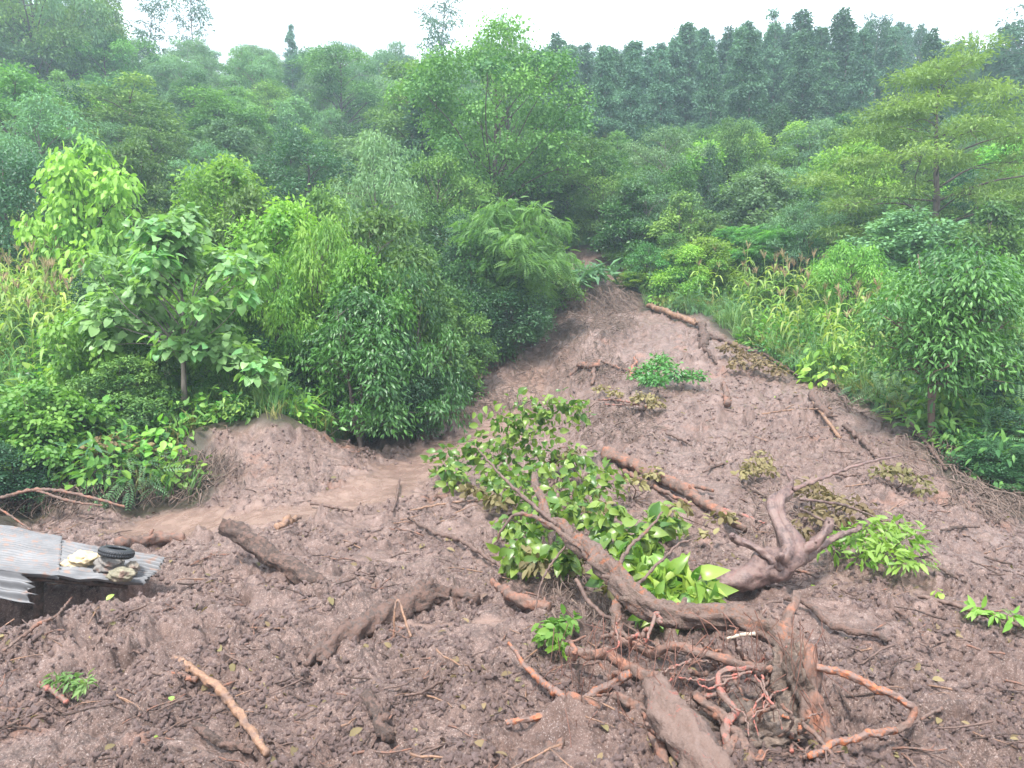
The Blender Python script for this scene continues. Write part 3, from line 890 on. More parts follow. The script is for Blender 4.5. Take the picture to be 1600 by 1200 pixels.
plant('lance1', 420, 400, 18.5, 130, "glossy_shrub", "arching light green shrub right behind the big-leaved tree", "shrub")
plant('broad', 55, 600, 14.4, 190, "broadleaf_shrub", "low broad-leaved bush on the bank at the left edge", "shrub")
plant('broad', 150, 470, 17.2, 150, "broadleaf_shrub", "heart-leaved bush left of the big-leaved tree's trunk", "shrub")
plant('bush3', 190, 560, 15.9, 150, "leafy_shrub", "tangled green shrub at the foot of the big-leaved tree", "shrub")
plant('dark0', 430, 520, 18.4, 120, "dark_shrub", "dark shrub in the shade right of the big-leaved tree's trunk", "shrub")
plant('dark1', 650, 545, 18.6, 100, "dark_shrub", "dark low shrub at the water's edge under the glossy shrubs", "shrub")
plant('fern1', 1190, 352, 33, 130, "drooping_tree", "small bright tree with hanging leaves above the right-hand maize", "tree")
plant('bush1', 1100, 372, 31, 110, "leafy_shrub", "bright shrub at the top edge of the right-hand maize patch", "shrub")
plant('bush0', 1225, 430, 27, 110, "leafy_shrub", "round green shrub standing in the right-hand maize", "shrub")
plant('lance1', 1330, 380, 24, 150, "glossy_shrub", "light leafy shrub left of the dark near tree's crown", "shrub")
plant('bush4', 1400, 335, 27, 200, "leafy_shrub", "wide pale green shrub below the tiered tree", "shrub")
plant('bush0', 1545, 320, 24, 180, "leafy_shrub", "yellow-tinged green bush behind the dark near tree", "shrub")
plant('bush3', 1560, 430, 19, 170, "leafy_shrub", "leafy bush at the right edge behind the dark near tree", "shrub")
plant('dark0', 1575, 590, 16.8, 110, "dark_shrub", "dark bush low at the right edge by the gully", "shrub")
plant('lance0', 1010, 380, 32.5, 80, "glossy_shrub", "dark bush at the right of the slide's head", "shrub")
plant('bush0', 945, 318, 43, 110, "leafy_shrub", "grey-green bush directly above the slide's head", "shrub")
plant('lance2', 1060, 395, 31, 80, "glossy_shrub", "dense bush on the rim above the fallen log", "shrub")

# the dark-crowned tree near the right edge: leaning twin trunk
def right_tree():
    rng = np.random.default_rng(31)
    Y = 15.2
    b = on_ground(P(1463, 500, Y)[0], Y)
    cl = []
    for i in range(70):
        px = 1478 + rng.normal() * 60
        px = np.clip(px, 1348, 1610)
        top = 385 + abs(px - 1480) * .35
        py = top + 25 + rng.random() ** .9 * (585 - top - abs(px - 1490) * .3)
        q = P(px, py, Y + rng.normal() * .75) - b
        cl.append((*q, .34 + .25 * rng.random()))
    make_tree('right_near', 102, 4.0, 1.8, 1.4, 0, .5, 17000, T_LANCE, .125, M_DARK2, B_BROWN, .10, clumps=cl, droop=.6, up=.7, name="dark_crowned_tree", limb_drop=.8, bare=1.2, lean=(.25, 0), multi=2)
    p = PROTO['right_near']
    t = thing("dark_crowned_tree", "dense dark-crowned tree with muddy twin trunk at the slide's right edge", "tree", b)
    link("trunk", p['trunk'], t)
    link("crown", p['crown'], t)
M_DARK2 = leaf_mat("leaf dark green", (0.025, 0.082, 0.026), (0.125, 0.255, 0.055), .28, .42, .4)
right_tree()

# the big-leaved tree near the left: every larger leaf its own piece
def big_leaf_tree():
    rng = np.random.default_rng(32)
    Y = 16.6
    b = on_ground(P(284, 500, Y)[0], Y)
    cl = []
    for i in range(46):
        px = np.clip(285 + rng.normal() * 66, 150, 425)
        top = 335 + abs(px - 290) ** 1.25 * .16
        py = top + (rng.random() ** 1.1) * 210
        q = P(px, py, Y + rng.normal() * .8) - b
        cl.append((*q, .30 + .2 * rng.random()))
    for (px, py) in [(180,500),(165,540),(205,470),(150,420),(400,420),(380,470),(195,520)]:
        q = P(px, py, Y - .4 + rng.normal() * .3) - b
        cl.append((*q, .26))
    make_tree('big_leaf', 103, 4.6, 1.8, 1.6, 0, .4, 4300, T_HEART, .185, M_HERO, B_GREY, .085, clumps=cl, droop=.6, up=.8, name="big_leaved_tree", limb_drop=.9, bare=1.7, keep=True, jit=.35)
    p = PROTO['big_leaf']
    t = thing("big_leaved_tree", "young tree with big heart-shaped pale green leaves on the bank's edge", "tree", b)
    link("trunk", p['trunk'], t)
    split_leaves(t, p['leaves'], T_HEART, M_HERO, rng)

def split_leaves(t, leaves, T, mat, rng, n=290, rest="foliage"):
    """the n leaves nearest the viewer become parts of their own, the rest one mesh"""
    pos, ld, nrm, sz, tint = leaves
    order = np.argsort(pos[:, 1] - sz * 3)
    first, others = order[:n], order[n:]
    metas = []
    for q in range(4):
        V = T[0] * np.array([1 + .12 * q - .15, 1, 1 + .5 * q])
        metas.append(mesh_np("leaf", V, [T[1]], [mat], False, {"tint": np.full(len(V), .2 + .22 * q)}))
    s, d, n2 = frames(ld, nrm)
    for i in first:
        o = link("leaf", metas[int(min(3.99, tint[i] * 4))], t)
        M = Matrix((tuple(s[i]), tuple(d[i]), tuple(n2[i]))).transposed()
        o.matrix_local = Matrix.Translation(Vector(pos[i])) @ M.to_4x4() @ Matrix.Scale(float(sz[i]), 4)
    if len(others):
        V, F, tt = place(T, pos[others], ld[others], nrm[others], sz[others], tint[others])
        o = link(rest, mesh_np(rest, V, [F], [mat], False, {"tint": tt}), t)
        o["kind"] = "stuff"
big_leaf_tree()

# ------------------------------------------------------------------ maize
def maize_proto(i):
    rng = np.random.default_rng(200 + i)
    H = 1.9
    st, fo, ta = Geo(), Geo(), Geo()
    lean = rng.normal(size=2) * .08
    sp = np.array([[lean[0] * t * t, lean[1] * t * t, H * t] for t in np.linspace(0, 1, 7)])
    st.tube(sp, np.linspace(.017, .007, 7), k=5)
    for k in range(11):
        t = .1 + .8 * k / 11
        a = (k % 2) * math.pi + rng.normal() * .5 + i
        base = np.array([lean[0] * t * t, lean[1] * t * t, H * t])
        L = .65 * (1 - .5 * abs(t - .5)) + rng.random() * .15
        dx = np.array([math.cos(a), math.sin(a), 0])
        sd = np.array([-math.sin(a), math.cos(a), 0])
        pr = []
        for m in range(6):
            u = m / 5
            c = base + dx * L * u * .75 + np.array([0, 0, L * (.75 * u - 1.15 * u * u)])
            w = .042 * math.sin(math.pi * min(1, .18 + .82 * u)) ** .7 if m < 5 else .002
            pr.append((c - sd * w + [0, 0, .015], c, c + sd * w + [0, 0, .015]))
        V = np.array([q for r in pr for q in r])
        F = []
        for m in range(5):
            for h in (0, 1):
                F.append((m * 3 + h, m * 3 + h + 1, m * 3 + h + 4, m * 3 + h + 3))
        fo.add(V, Q=F, tint=np.full(len(V), rng.random()))
    tp = sp[-1]
    for k in range(9):
        a = rng.random() * 6.28
        e = tp + np.array([math.cos(a) * .12, math.sin(a) * .12, .12 + rng.random() * .2])
        ta.tube([tp, (tp + e) / 2 + [0, 0, .05], e], [.006, .009, .004], k=3, cap=False)
    return st.mesh("maize_stalk", M_MAIZE), fo.mesh("maize_leaves", M_MAIZE), ta.mesh("maize_tassel", M_TASSEL)
MZ = [maize_proto(i) for i in range(5)]
def maize_field(n, box, Yr, label, group, seed, hs=1.0):
    rng = np.random.default_rng(seed)
    k = 0
    tries = 0
    while k < n and tries < 8000:
        tries += 1
        px = rng.uniform(box[0], box[1])
        Y = rng.uniform(*Yr)
        X = P(px, 500, Y)[0]
        g = on_ground(X, Y)
        row = HORIZON - (g[2] / Y) * FPX
        if not (box[2] < row < box[3]): continue
        if signed_dist(np.array([X]), np.array([Y]), MUD_POLY)[0] > -.35: continue
        st, fo, ta = MZ[k % 5]
        t = thing("maize_plant", label, "maize", g, rng.random() * 6.28, group)
        t.scale = (1, 1, hs * rng.uniform(.8, 1.15))
        t.rotation_euler[0] = rng.normal() * .08
        t.rotation_euler[1] = rng.normal() * .08
        link("stalk", st, t); link("foliage", fo, t); link("tassel", ta, t)
        k += 1
maize_field(120, (-20, 170, 400, 600), (18.5, 31), "green maize plant with a pinkish tassel in the field at the left edge", "maize plants in the field on the left", 1, 1.1)
maize_field(80, (1085, 1420, 470, 650), (18, 32), "yellowing maize plant in the patch beyond the slide's right rim", "maize plants in the patch on the right", 2)

# ------------------------------------------------------------------ the remaining trees and shrubs of the hillside
SKY_X = [-200, 0, 190, 215, 340, 480, 640, 720, 800, 850, 1000, 1150, 1400, 1500, 1620, 1900]
SKY_Y = [-160, -120, -10, 80, 84, 86, 72, 74, 74, 88, 78, 52, 48, 88, 80, 60]
def fill(seed, n, Yr, spacing, kinds, Hr, names, labels, group, urange=(-.72, .72), cond=None, maxlow=None):
    rng = np.random.default_rng(seed)
    pts = []
    tries = 0
    while len(pts) < n and tries < n * 60:
        tries += 1
        Y = math.sqrt(rng.uniform(Yr[0] ** 2, Yr[1] ** 2))
        u = rng.uniform(*urange)
        X = u * Y
        px = 800 + u * FPX * CT
        if cond and not cond(px, Y): continue
        if signed_dist(np.array([X]), np.array([Y]), MUD_POLY)[0] > -1.1: continue
        if any((X - a) ** 2 + (Y - b) ** 2 < spacing ** 2 for a, b in pts): continue
        if any((X - a) ** 2 + (Y - b) ** 2 < (w * .30) ** 2 for a, b, w in NAMED if abs(b - Y) < 6): continue
        g = on_ground(X, Y)
        row = HORIZON - g[2] / Y * FPX
        H = rng.uniform(*Hr)
        sky = np.interp(px, SKY_X, SKY_Y) + rng.random() * 22
        Hmax = (row - sky) * Y / FPX
        if maxlow: Hmax = min(Hmax, maxlow(px, Y, row))
        H = min(H, Hmax)
        if H < Hr[0] * .5: continue
        pts.append((X, Y))
        j = int(rng.integers(len(kinds)))
        key = kinds[j]
        p = PROTO[key]
        sz = H / p['H']
        sx = sz * rng.uniform(.85, 1.2) if 'slender' not in key else max(.8, sz) * rng.uniform(.8, 1.1)
        g[2] -= .1
        size = "small" if H < Hr[0] + (Hr[1] - Hr[0]) * .33 else "large" if H > Hr[0] + (Hr[1] - Hr[0]) * .7 else "middling"
        put_tree(key, names[j], f"{size} {labels[j]} {where(px, row - H * FPX / Y * .6, key)}", "tree" if 'shrub' not in names[j] else "shrub", g, sx, sz, rng.random() * 6.28, group)
    return len(pts)

inleft = lambda px, Y: px < 830
inright = lambda px, Y: px >= 830
rl = "hazy rounded tree"
pl = "hazy pale feathery tree"
print("fill far left", fill(301, 115, (58, 114), 5.6, ['round0', 'round1', 'round2', 'round3', 'pale0', 'pale2'], (5, 10), ["round_tree"] * 4 + ["feathery_tree"] * 2,
     [rl] * 4 + [pl] * 2, "trees of the woods on the upper hillside", cond=inleft))
sl = "packed slender tree"
print("fill far right", fill(302, 110, (54, 100), 3.4, ['slender0', 'slender1', 'slender2', 'slender3'], (10, 16), ["slender_tree"] * 4, [sl] * 4,
     "slender trees packed behind the front rows", cond=inright))
ml = "round leafy tree"
mp2 = "pale feathery tree"
mb = "leafy green bush"
print("fill mid", fill(303, 130, (31, 60), 3.0, ['round0', 'round3', 'pale0', 'pale1', 'bush0', 'bush1', 'bush3', 'bush4', 'dark1'], (3.0, 5.5),
     ["round_tree"] * 2 + ["feathery_tree"] * 2 + ["leafy_shrub"] * 4 + ["dark_shrub"],
     [ml] * 2 + [mp2] * 2 + [mb] * 4 + ["dark leafy bush"], "trees and bushes of the middle slope", cond=lambda px, Y: not (395 < px < 462 and Y < 58)))
def near_ok(px, Y):
    if px < 170 and Y < 31: return False
    if 1080 < px < 1420 and Y < 31: return False
    if 820 < px < 1010 and Y < 42: return False
    return True
nl = "low thicket bush"
print("fill near", fill(304, 80, (17.5, 33), 2.0, ['bush0', 'bush1', 'bush3', 'lance1', 'dark0'], (1.4, 2.8), ["leafy_shrub"] * 3 + ["glossy_shrub", "dark_shrub"],
     [nl] * 3 + ["glossy thicket bush", "dark thicket bush"], "low bushes of the thicket bordering the slide", cond=near_ok))

# ------------------------------------------------------------------ scattering of uncountable stuff
def scatter(name, label, protos, pos, scale, rot, idx):
    col = bpy.data.collections.new(name + "_pieces")
    for i, (me) in enumerate(protos):
        o = bpy.data.objects.new(f"{name}_piece_{i:02d}", me)
        col.objects.link(o)
    V = np.asarray(pos, np.float32)
    me = bpy.data.meshes.new(name)
    me.vertices.add(len(V)); me.vertices.foreach_set("co", V.ravel())
    a = me.attributes.new("sc", 'FLOAT', 'POINT'); a.data.foreach_set("value", np.asarray(scale, np.float32))
    a = me.attributes.new("ro", 'FLOAT_VECTOR', 'POINT'); a.data.foreach_set("vector", np.asarray(rot, np.float32).ravel())
    a = me.attributes.new("ix", 'INT', 'POINT'); a.data.foreach_set("value", np.asarray(idx, np.int32))
    me.update()
    o = link(name, me)
    o["kind"] = "stuff"; o["label"] = label
    ng = bpy.data.node_groups.new(name, 'GeometryNodeTree')
    ng.interface.new_socket("Geometry", in_out='INPUT', socket_type='NodeSocketGeometry')
    ng.interface.new_socket("Geometry", in_out='OUTPUT', socket_type='NodeSocketGeometry')
    N, L = ng.nodes, ng.links
    gi, go = N.new("NodeGroupInput"), N.new("NodeGroupOutput")
    iop = N.new("GeometryNodeInstanceOnPoints")
    ci = N.new("GeometryNodeCollectionInfo"); ci.inputs[0].default_value = col
    ci.inputs["Separate Children"].default_value = True; ci.inputs["Reset Children"].default_value = True
    def att(nm, ty):
        n = N.new("GeometryNodeInputNamedAttribute"); n.data_type = ty; n.inputs[0].default_value = nm; return n.outputs[0]
    L.new(gi.outputs[0], iop.inputs["Points"]); L.new(ci.outputs[0], iop.inputs["Instance"])
    iop.inputs["Pick Instance"].default_value = True
    L.new(att("ix", 'INT'), iop.inputs["Instance Index"])
    er = N.new("FunctionNodeEulerToRotation")
    L.new(att("ro", 'FLOAT_VECTOR'), er.inputs[0]); L.new(er.outputs[0], iop.inputs["Rotation"])
    L.new(att("sc", 'FLOAT'), iop.inputs["Scale"])
    L.new(iop.outputs[0], go.inputs[0])
    md = o.modifiers.new("scatter", 'NODES'); md.node_group = ng
    return o

M_DRYG = leaf_mat("dry grass", (0.20, 0.20, 0.075), (0.34, 0.31, 0.14), .3, .7, .2)
def grass_tuft(seed, n, h, spread, w, bend=.6, mat=None):
    rng = np.random.default_rng(seed)
    g = Geo()
    for i in range(n):
        a = rng.random() * 6.28
        b = np.array([math.cos(a), math.sin(a), 0]) * rng.random() * spread
        a2 = rng.random() * 6.28
        d = np.array([math.cos(a2), math.sin(a2), 0]); s = np.array([-d[1], d[0], 0])
        hh = h * (.5 + .6 * rng.random()); bb = bend * hh * rng.random()
        rows = []
        for u, ww in ((0, .6), (.4, 1), (.75, .7), (1, .03)):
            c = b + d * bb * u * u + np.array([0, 0, hh * (u - .25 * bend * u * u)])
            rows += [c - s * w * ww, c + s * w * ww]
        V = np.array(rows)
        g.add(V, Q=[(0, 1, 3, 2), (2, 3, 5, 4), (4, 5, 7, 6)], tint=np.full(8, rng.random()))
    return g.mesh("tuft", mat or M_GRASS)

def leafy_tuft(seed, n, h, r, T, ls, mat):
    rng = np.random.default_rng(seed)
    d = norm(rng.normal(size=(n, 3))); d[:, 2] = np.abs(d[:, 2])
    pos = d * np.array([r, r, h]) * (.4 + .6 * rng.random((n, 1))) + [0, 0, .02]
    V, F, tt = place(T, pos, d * [1, 1, .2] + rng.normal(size=(n, 3)) * .4 - [0, 0, .3], norm(d * .5 + [0, 0, .8] + rng.normal(size=(n, 3)) * .4), ls * (.6 + .7 * rng.random(n)), rng.random(n))
    return mesh_np("tuft", V, [F], [mat], False, {"tint": tt})

def scatter_region(name, label, protos, n, Yr, seed, sc, cond, tilt=.12, sink=0., pw=1.3):
    rng = np.random.default_rng(seed)
    Y = np.exp(rng.uniform(math.log(Yr[0]), math.log(Yr[1]), n * 3)) if pw == 0 else (rng.random(n * 3) * (Yr[1] ** pw - Yr[0] ** pw) + Yr[0] ** pw) ** (1 / pw)
    X = rng.uniform(-.74, .74, n * 3) * Y
    sd = signed_dist(X, Y, MUD_POLY)
    m = cond(X, Y, sd, rng)
    X, Y = X[m][:n], Y[m][:n]
    Z = ground(X, Y) - sink
    k = len(X)
    rot = np.stack([rng.normal(size=k) * tilt, rng.normal(size=k) * tilt, rng.random(k) * 6.28], 1)
    return scatter(name, label, protos, np.stack([X, Y, Z], 1), rng.uniform(sc[0], sc[1], k) , rot, rng.integers(0, len(protos), k))

GT = [grass_tuft(400 + i, 26, .75, .22, .012, .9) for i in range(3)] + [grass_tuft(410 + i, 22, 1.2, .2, .016, .7) for i in range(2)]
UG = [leafy_tuft(420 + i, 150, .55, .5, (T_OVAL, T_LANCE, T_RHOMB, T_SPRAY)[i % 4], (.12, .14, .10, .22)[i % 4], (M_BRIGHT, M_ROUND, M_DENSE, M_PALE)[i % 4]) for i in range(6)]
DT = [grass_tuft(430 + i, 20, .8, .25, .012, 1.1, M_DRYG) for i in range(2)]
scatter_region("grass", "green and yellowing grass growing along the edges of the slide and between the maize", GT + DT, 7500, (13.5, 42), 11, (.45, 1.05),
               lambda X, Y, s, r: (s < -.15) & (s > -9) & ~((X > 7.2) & (X < 9.6) & (Y < 16.5)) & ~((X < -5.2) & (Y < 16.3) & (r.random(len(X)) < .93)))
scatter_region("undergrowth", "leafy undergrowth covering the soil below the trees and shrubs", UG, 10500, (13.2, 100), 12, (.7, 1.9), lambda X, Y, s, r: (s < -.35))
# ------------------------------------------------------------------ wood and debris
W_BARK = bark_mat("brown bark, stripped orange in places", (0.075, 0.050, 0.040), (0.20, 0.145, 0.115), (0.30, 0.115, 0.060), 38, mud=(0.17, 0.115, 0.095), amount=.5, bump=1.0, seg=.03, stretch=(1, 1, 1))
W_LOG = bark_mat("dark wet log", (0.045, 0.030, 0.026), (0.125, 0.085, 0.068), None, 36, mud=MUDC, amount=.35, bump=1.0, seg=.03, stretch=(1, 1, 1))
W_MUDLOG = bark_mat("mud covered log", (0.06, 0.042, 0.036), (0.16, 0.115, 0.098), None, 36, mud=MUDC, amount=.5, bump=1.0, seg=.03, stretch=(1, 1, 1))
W_ORANGE = bark_mat("orange root wood", (0.24, 0.080, 0.038), (0.42, 0.150, 0.070), (0.17, 0.105, 0.08), 36, rough=.5, bump=.5, mud=(0.16, 0.105, 0.088), amount=.45, stretch=(1, 1, 1))
W_RED = bark_mat("red stripped wood", (0.26, 0.075, 0.055), (0.38, 0.135, 0.105), (0.17, 0.115, 0.09), 36, rough=.5, bump=.6, mud=(0.17, 0.11, 0.09), amount=.5, stretch=(1, 1, 1))
W_PURPLE = bark_mat("purplish smooth bark", (0.060, 0.038, 0.035), (0.150, 0.098, 0.090), (0.20, 0.115, 0.10), 27, rough=.5, bump=.4, mud=(0.16, 0.105, 0.09), amount=.4, stretch=(1, 1, 1))
W_TAN = bark_mat("tan peeled stick", (0.16, 0.090, 0.058), (0.32, 0.185, 0.115), (0.14, 0.09, 0.07), 32, rough=.55, bump=.3, mud=MUDC, amount=.2, stretch=(1, 1, 1))
W_STICK = bark_mat("brown stick", (0.065, 0.040, 0.033), (0.165, 0.105, 0.084), None, 16, rough=.6, bump=.4)
W_WHITE = bark_mat("bare pale wood", (0.28, 0.22, 0.17), (0.42, 0.35, 0.28), None, 16, rough=.6, bump=.2)
W_ROOT = bark_mat("muddy root", (0.075, 0.050, 0.041), (0.185, 0.125, 0.102), (0.27, 0.115, 0.070), 36, mud=MUDC, amount=.3, bump=.6, stretch=(1, 1, 1))

def pt(p, lift=0.0):
    """(column, row) on the ground or (column, row, distance) in the air"""
    if len(p) == 2:
        return G(p[0], p[1], lift)
    return P(*p)

def log_geo(g, pts, wpx, rng, k=9, rough=.07, wob=.0, n=None, lift=.5, knots=True):
    """path from picture points; wpx: widths in picture pixels along it"""
    wpx = np.atleast_1d(np.asarray(wpx, float)) * .86
    raw = []
    for i, p in enumerate(pts):
        w = np.interp(i / max(1, len(pts) - 1), np.linspace(0, 1, len(wpx)), wpx)
        if len(p) == 2:
            q = G(p[0], p[1]); q[2] += lift * w * q[1] / FPX * .5 + .02
        else:
            q = P(*p)
        raw.append((q, w * q[1] / FPX * .5))
    rm = np.mean([r for q, r in raw])
    Lr = sum(np.linalg.norm(a[0] - b[0]) for a, b in zip(raw[:-1], raw[1:]))
    n = n or int(np.clip(Lr / (rm * .3), 10, 110))
    c0 = curve_pts([q for q, r in raw], max(4, int(Lr / (rm * 3.2)) + 2))
    c0[1:-1] += rng.normal(size=(len(c0) - 2, 3)) * (wob * rm * .42 + rm * .06)
    cp = curve_pts(c0, n)
    rad = np.interp(np.linspace(0, 1, len(cp)), np.linspace(0, 1, len(raw)), [r for q, r in raw])
    rad = rad * (1 + .13 * noise2(np.linspace(0, 1, n) * Lr / rm * .35, np.full(n, rng.random() * 50), 3))
    if rm * FPX / raw[0][0][1] > 5: k = max(k, 16)
    if rm * FPX / raw[0][0][1] > 12: k = 28
    g.tube(cp, rad, k=k, nz=(.42 if rough < .1 else .62, int(rng.integers(1000))))
    if knots and rm > .02:
        for _ in range(int(2 + Lr * 1.5)):
            i = rng.integers(1, len(cp) - 1)
            d = norm(rng.normal(size=3) + [0, 0, .4]); e = cp[i] + d * rad[i] * (1.3 + rng.random())
            g.tube([cp[i], (cp[i] + e) / 2, e], [rad[i] * .5, rad[i] * .32, rad[i] * .2], k=6, nz=(.3, 5))
    return cp, rad

def origin_of(cp):
    return cp[len(cp) // 2] * [1, 1, 1]

LOGN = [0]
def lay(name, label, cat, mat, pts, wpx, branches=(), group=None, wob=.6, lift=.5, k=9, rough=.08, part="branch", knots=True):
    """one log, stick or root lying where the picture shows it; branches become parts"""
    LOGN[0] += 1
    rng = np.random.default_rng(900 + LOGN[0])
    g = Geo()
    cp, rad = log_geo(g, pts, wpx, rng, wob=wob, lift=lift, k=k, rough=rough, knots=knots)
    o0 = origin_of(cp)
    g.V = [v - o0 for v in g.V]
    me = g.mesh(name, mat, True)
    if not branches:
        return thing(name, label, cat, o0, 0, group, me)
    t = thing(name, label, cat, o0, 0, group)
    link("stem", me, t)
    for b in branches:
        g = Geo()
        log_geo(g, b[0], b[1], rng, wob=wob, lift=lift, k=7, rough=rough)
        g.V = [v - o0 for v in g.V]
        link(part, g.mesh(part, b[2] if len(b) > 2 else mat, True), t)
    return t

def lumpy(seed, r, sub=3, amp=.22, freq=1.6, flatz=1.0):
    import bmesh
    bm = bmesh.new()
    bmesh.ops.create_icosphere(bm, subdivisions=sub, radius=1)
    V = np.array([v.co[:] for v in bm.verts]); F = np.array([[v.index for v in f.verts] for f in bm.faces])
    bm.free()
    n = noise2(V[:, 0] * freq + V[:, 2] * 1.7 + seed, V[:, 1] * freq - V[:, 2] * 1.3 + seed * 2, seed) + .5 * noise2(V[:, 0] * freq * 2.7 - V[:, 2] * 2.1 + seed, V[:, 1] * freq * 2.7 + V[:, 2] * 2.4, seed + 1)
    n += .22 * noise2(V[:, 0] * freq * 7 - V[:, 2] * 5.1 + seed, V[:, 1] * freq * 7 + V[:, 2] * 6.4, seed + 2)
    V = V * (1 + amp * n)[:, None] * np.asarray(r)
    return V, F

# --- the big uprooted tree at the lower right
def uprooted_tree():
    rng = np.random.default_rng(55)
    o0 = P(1150, 1090, 5.6)
    t = thing("uprooted_tree", "large uprooted tree with orange torn roots, its broad green leaves spread over the mud", "fallen tree", o0)
    def part(name, mat, pts, w, label=None, k=9, rough=.08, wob=.5, knots=False, lift=.4):
        g = Geo(); log_geo(g, pts, w, rng, k=k, rough=rough, wob=wob, knots=knots, lift=lift)
        g.V = [v - o0 for v in g.V]
        o = link(name, g.mesh(name, mat, True), t)
        if label: o["label"] = label
        return o
    part("trunk", W_BARK, [(1255,1010,5.75),(1190,985,5.95),(1120,967,6.15),(1040,962,6.4),(978,920,6.8),(925,872,7.4),(885,838,7.9),(850,795,8.6),(835,740,9.6)], [44,42,40,40,38,34,24,16,10], k=14, rough=.10, knots=True)
    for pts, w in [([(930,878,7.4),(880,835,7.7),(835,808,7.9),(800,808,8.0),(772,850,8.05)],[14,12,10,8,5]),
                   ([(960,905,6.9),(980,860,7.3),(1010,830,7.6),(1035,800,7.9)],[13,10,8,4]),
                   ([(985,925,6.8),(1030,880,7.2),(1060,850,7.4),(1090,842,7.5)],[9,8,6,3]),
                   ([(870,820,8.1),(800,760,9.2),(745,700,10.4)],[12,8,4]),
                   ([(890,845,7.8),(850,900,7.3),(835,960,7.0)],[6,5,3]),
                   ([(975,925,6.8),(960,965,6.6),(985,1000,6.4)],[26,30,16]),
                   ([(900,905,7.2),(930,950,6.9),(1000,990,6.5)],[12,12,6])]:
        part("branch", W_BARK if w[0] > 12 else W_STICK, pts, [q * .75 for q in w], k=7)
    # torn stump and root plate
    V, F = lumpy(3, (.40, .26, .20), 5, .55, 2.4)
    link("root_ball", mesh_np("root_ball", V + P(1160, 1150, 5.35) - o0, [F], [W_MUDBALL], False), t)
    V, F = lumpy(8, (.15, .15, .26), 5, .6, 2.4)
    link("root_ball", mesh_np("root_ball", V + P(1235, 1070, 5.65) - o0, [F], [W_MUDBALL], False), t)
    part("root", W_STUMP, [(1022,1068,5.5),(1050,1110,5.15),(1085,1170,4.85),(1120,1260,4.5)], [36,62,84,100], "thick stripped pinkish-red root stump", k=28, rough=.2)
    part("root", W_ROOT, [(960,1085,5.5),(1000,1105,5.4),(1030,1160,5.05),(1035,1230,4.75)], [14,20,24,30], k=12, rough=.2)
    part("root", W_ROOT, [(1085,1085,5.4),(1125,1120,5.2),(1170,1180,4.95),(1200,1240,4.8)], [16,20,22,28], k=12, rough=.2)
    part("root", W_ROOT, [(1290,1190,5.35),(1275,1130,5.45),(1262,1060,5.6),(1240,1000,5.8),(1228,955,6.0)], [74,62,46,28,10], "upright torn flange of the stump", k=12, rough=.14)
    part("root", W_ROOT, [(1215,1050,5.6),(1225,985,5.85),(1245,925,6.1)], [16,20,14], k=8)
    part("root", W_ORANGE, [(1275,1042,5.55),(1335,1058,5.45),(1390,1085,5.35),(1428,1104,5.3)], [13,14,14,12], "long orange root reaching right", k=10)
    part("root", W_ROOT, [(1426,1104,5.3),(1424,1125,5.25),(1400,1142,5.2)], [13,14,12], k=8)
    part("root", W_ORANGE, [(1402,1142,5.2),(1350,1150,5.1),(1300,1163,5.02),(1262,1182,4.95)], [12,14,13,12], "orange root bent back toward the stump", k=10)
    part("root", W_ORANGE, [(985,1052,5.7),(930,1083,5.6),(880,1108,5.5),(835,1122,5.45),(790,1130,5.4)], [16,15,13,11,8], "orange root stretching left over the mud", k=10)
    part("root", W_ORANGE, [(795,1005,6.5),(825,1045,6.1),(860,1075,5.8),(892,1098,5.6)], [7,10,14,14], "tan and red root curving down to the stump", k=10)
    part("root", W_ROOT, [(885,1095,5.6),(925,1120,5.5),(965,1140,5.4),(1015,1138,5.3),(1040,1135,5.2)], [30,32,34,38,34], "thick muddy root ending in a blunt cut", k=12)
    part("root", W_ROOT, [(885,1018,6.2),(935,1022,6.1),(985,1042,5.9),(1030,1058,5.7)], [16,20,22,20], k=10)
    part("root", W_ROOT, [(955,990,6.4),(1010,1020,6.1),(1050,1012,5.95),(1100,1020,5.8),(1150,1038,5.7),(1195,1050,5.6)], [14,16,14,16,18,24], k=10)
    part("root", W_ROOT, [(1050,1005,6.0),(1075,1010,5.9),(1115,1022,5.8)], [8,10,10], k=8)
    part("root", W_RED, [(1190,1045,5.55),(1150,1045,5.45),(1122,1055,5.4),(1128,1085,5.3),(1150,1110,5.2),(1135,1135,5.1),(1138,1165,5.0),(1150,1200,4.9)], [8,9,9,13,14,16,16,20], "red root looping down over the stump", k=10)
    part("root", W_ROOT, [(1150,1150,5.05),(1130,1185,4.9),(1110,1215,4.8)], [18,20,22], k=8)
    for pts in [[(1190,1055,5.4),(1196,1085,5.25),(1190,1125,5.15)],[(1180,1055,5.4),(1200,1095,5.2),(1175,1120,5.1),(1165,1140,5.1)],[(1198,1092,5.2),(1215,1110,5.1),(1222,1140,5.05)],
                [(1192,1085,5.25),(1178,1110,5.15),(1185,1150,5.05)],[(1175,1050,5.4),(1100,1062,5.4),(1060,1058,5.45)],[(1160,1052,5.4),(1110,1075,5.3),(1085,1062,5.3)],
                [(1050,1060,5.55),(1030,1080,5.5),(1010,1105,5.4)],[(1080,1030,5.7),(1030,1055,5.55),(1005,1090,5.45)],[(1140,1100,5.15),(1165,1120,5.1),(1170,1150,5.0)]]:
        part("root", W_RED, pts, [5,4,2.5], k=6, wob=1.2)
    part("root", W_WHITE, [(1135,998,5.85),(1160,992,5.85),(1180,990,5.85)], [5,7,7], "broken white root end", k=7, wob=0)
    part("root", W_ROOT, [(1255,1130,5.2),(1290,1165,5.0),(1330,1215,4.85)], [10,8,6], k=7)
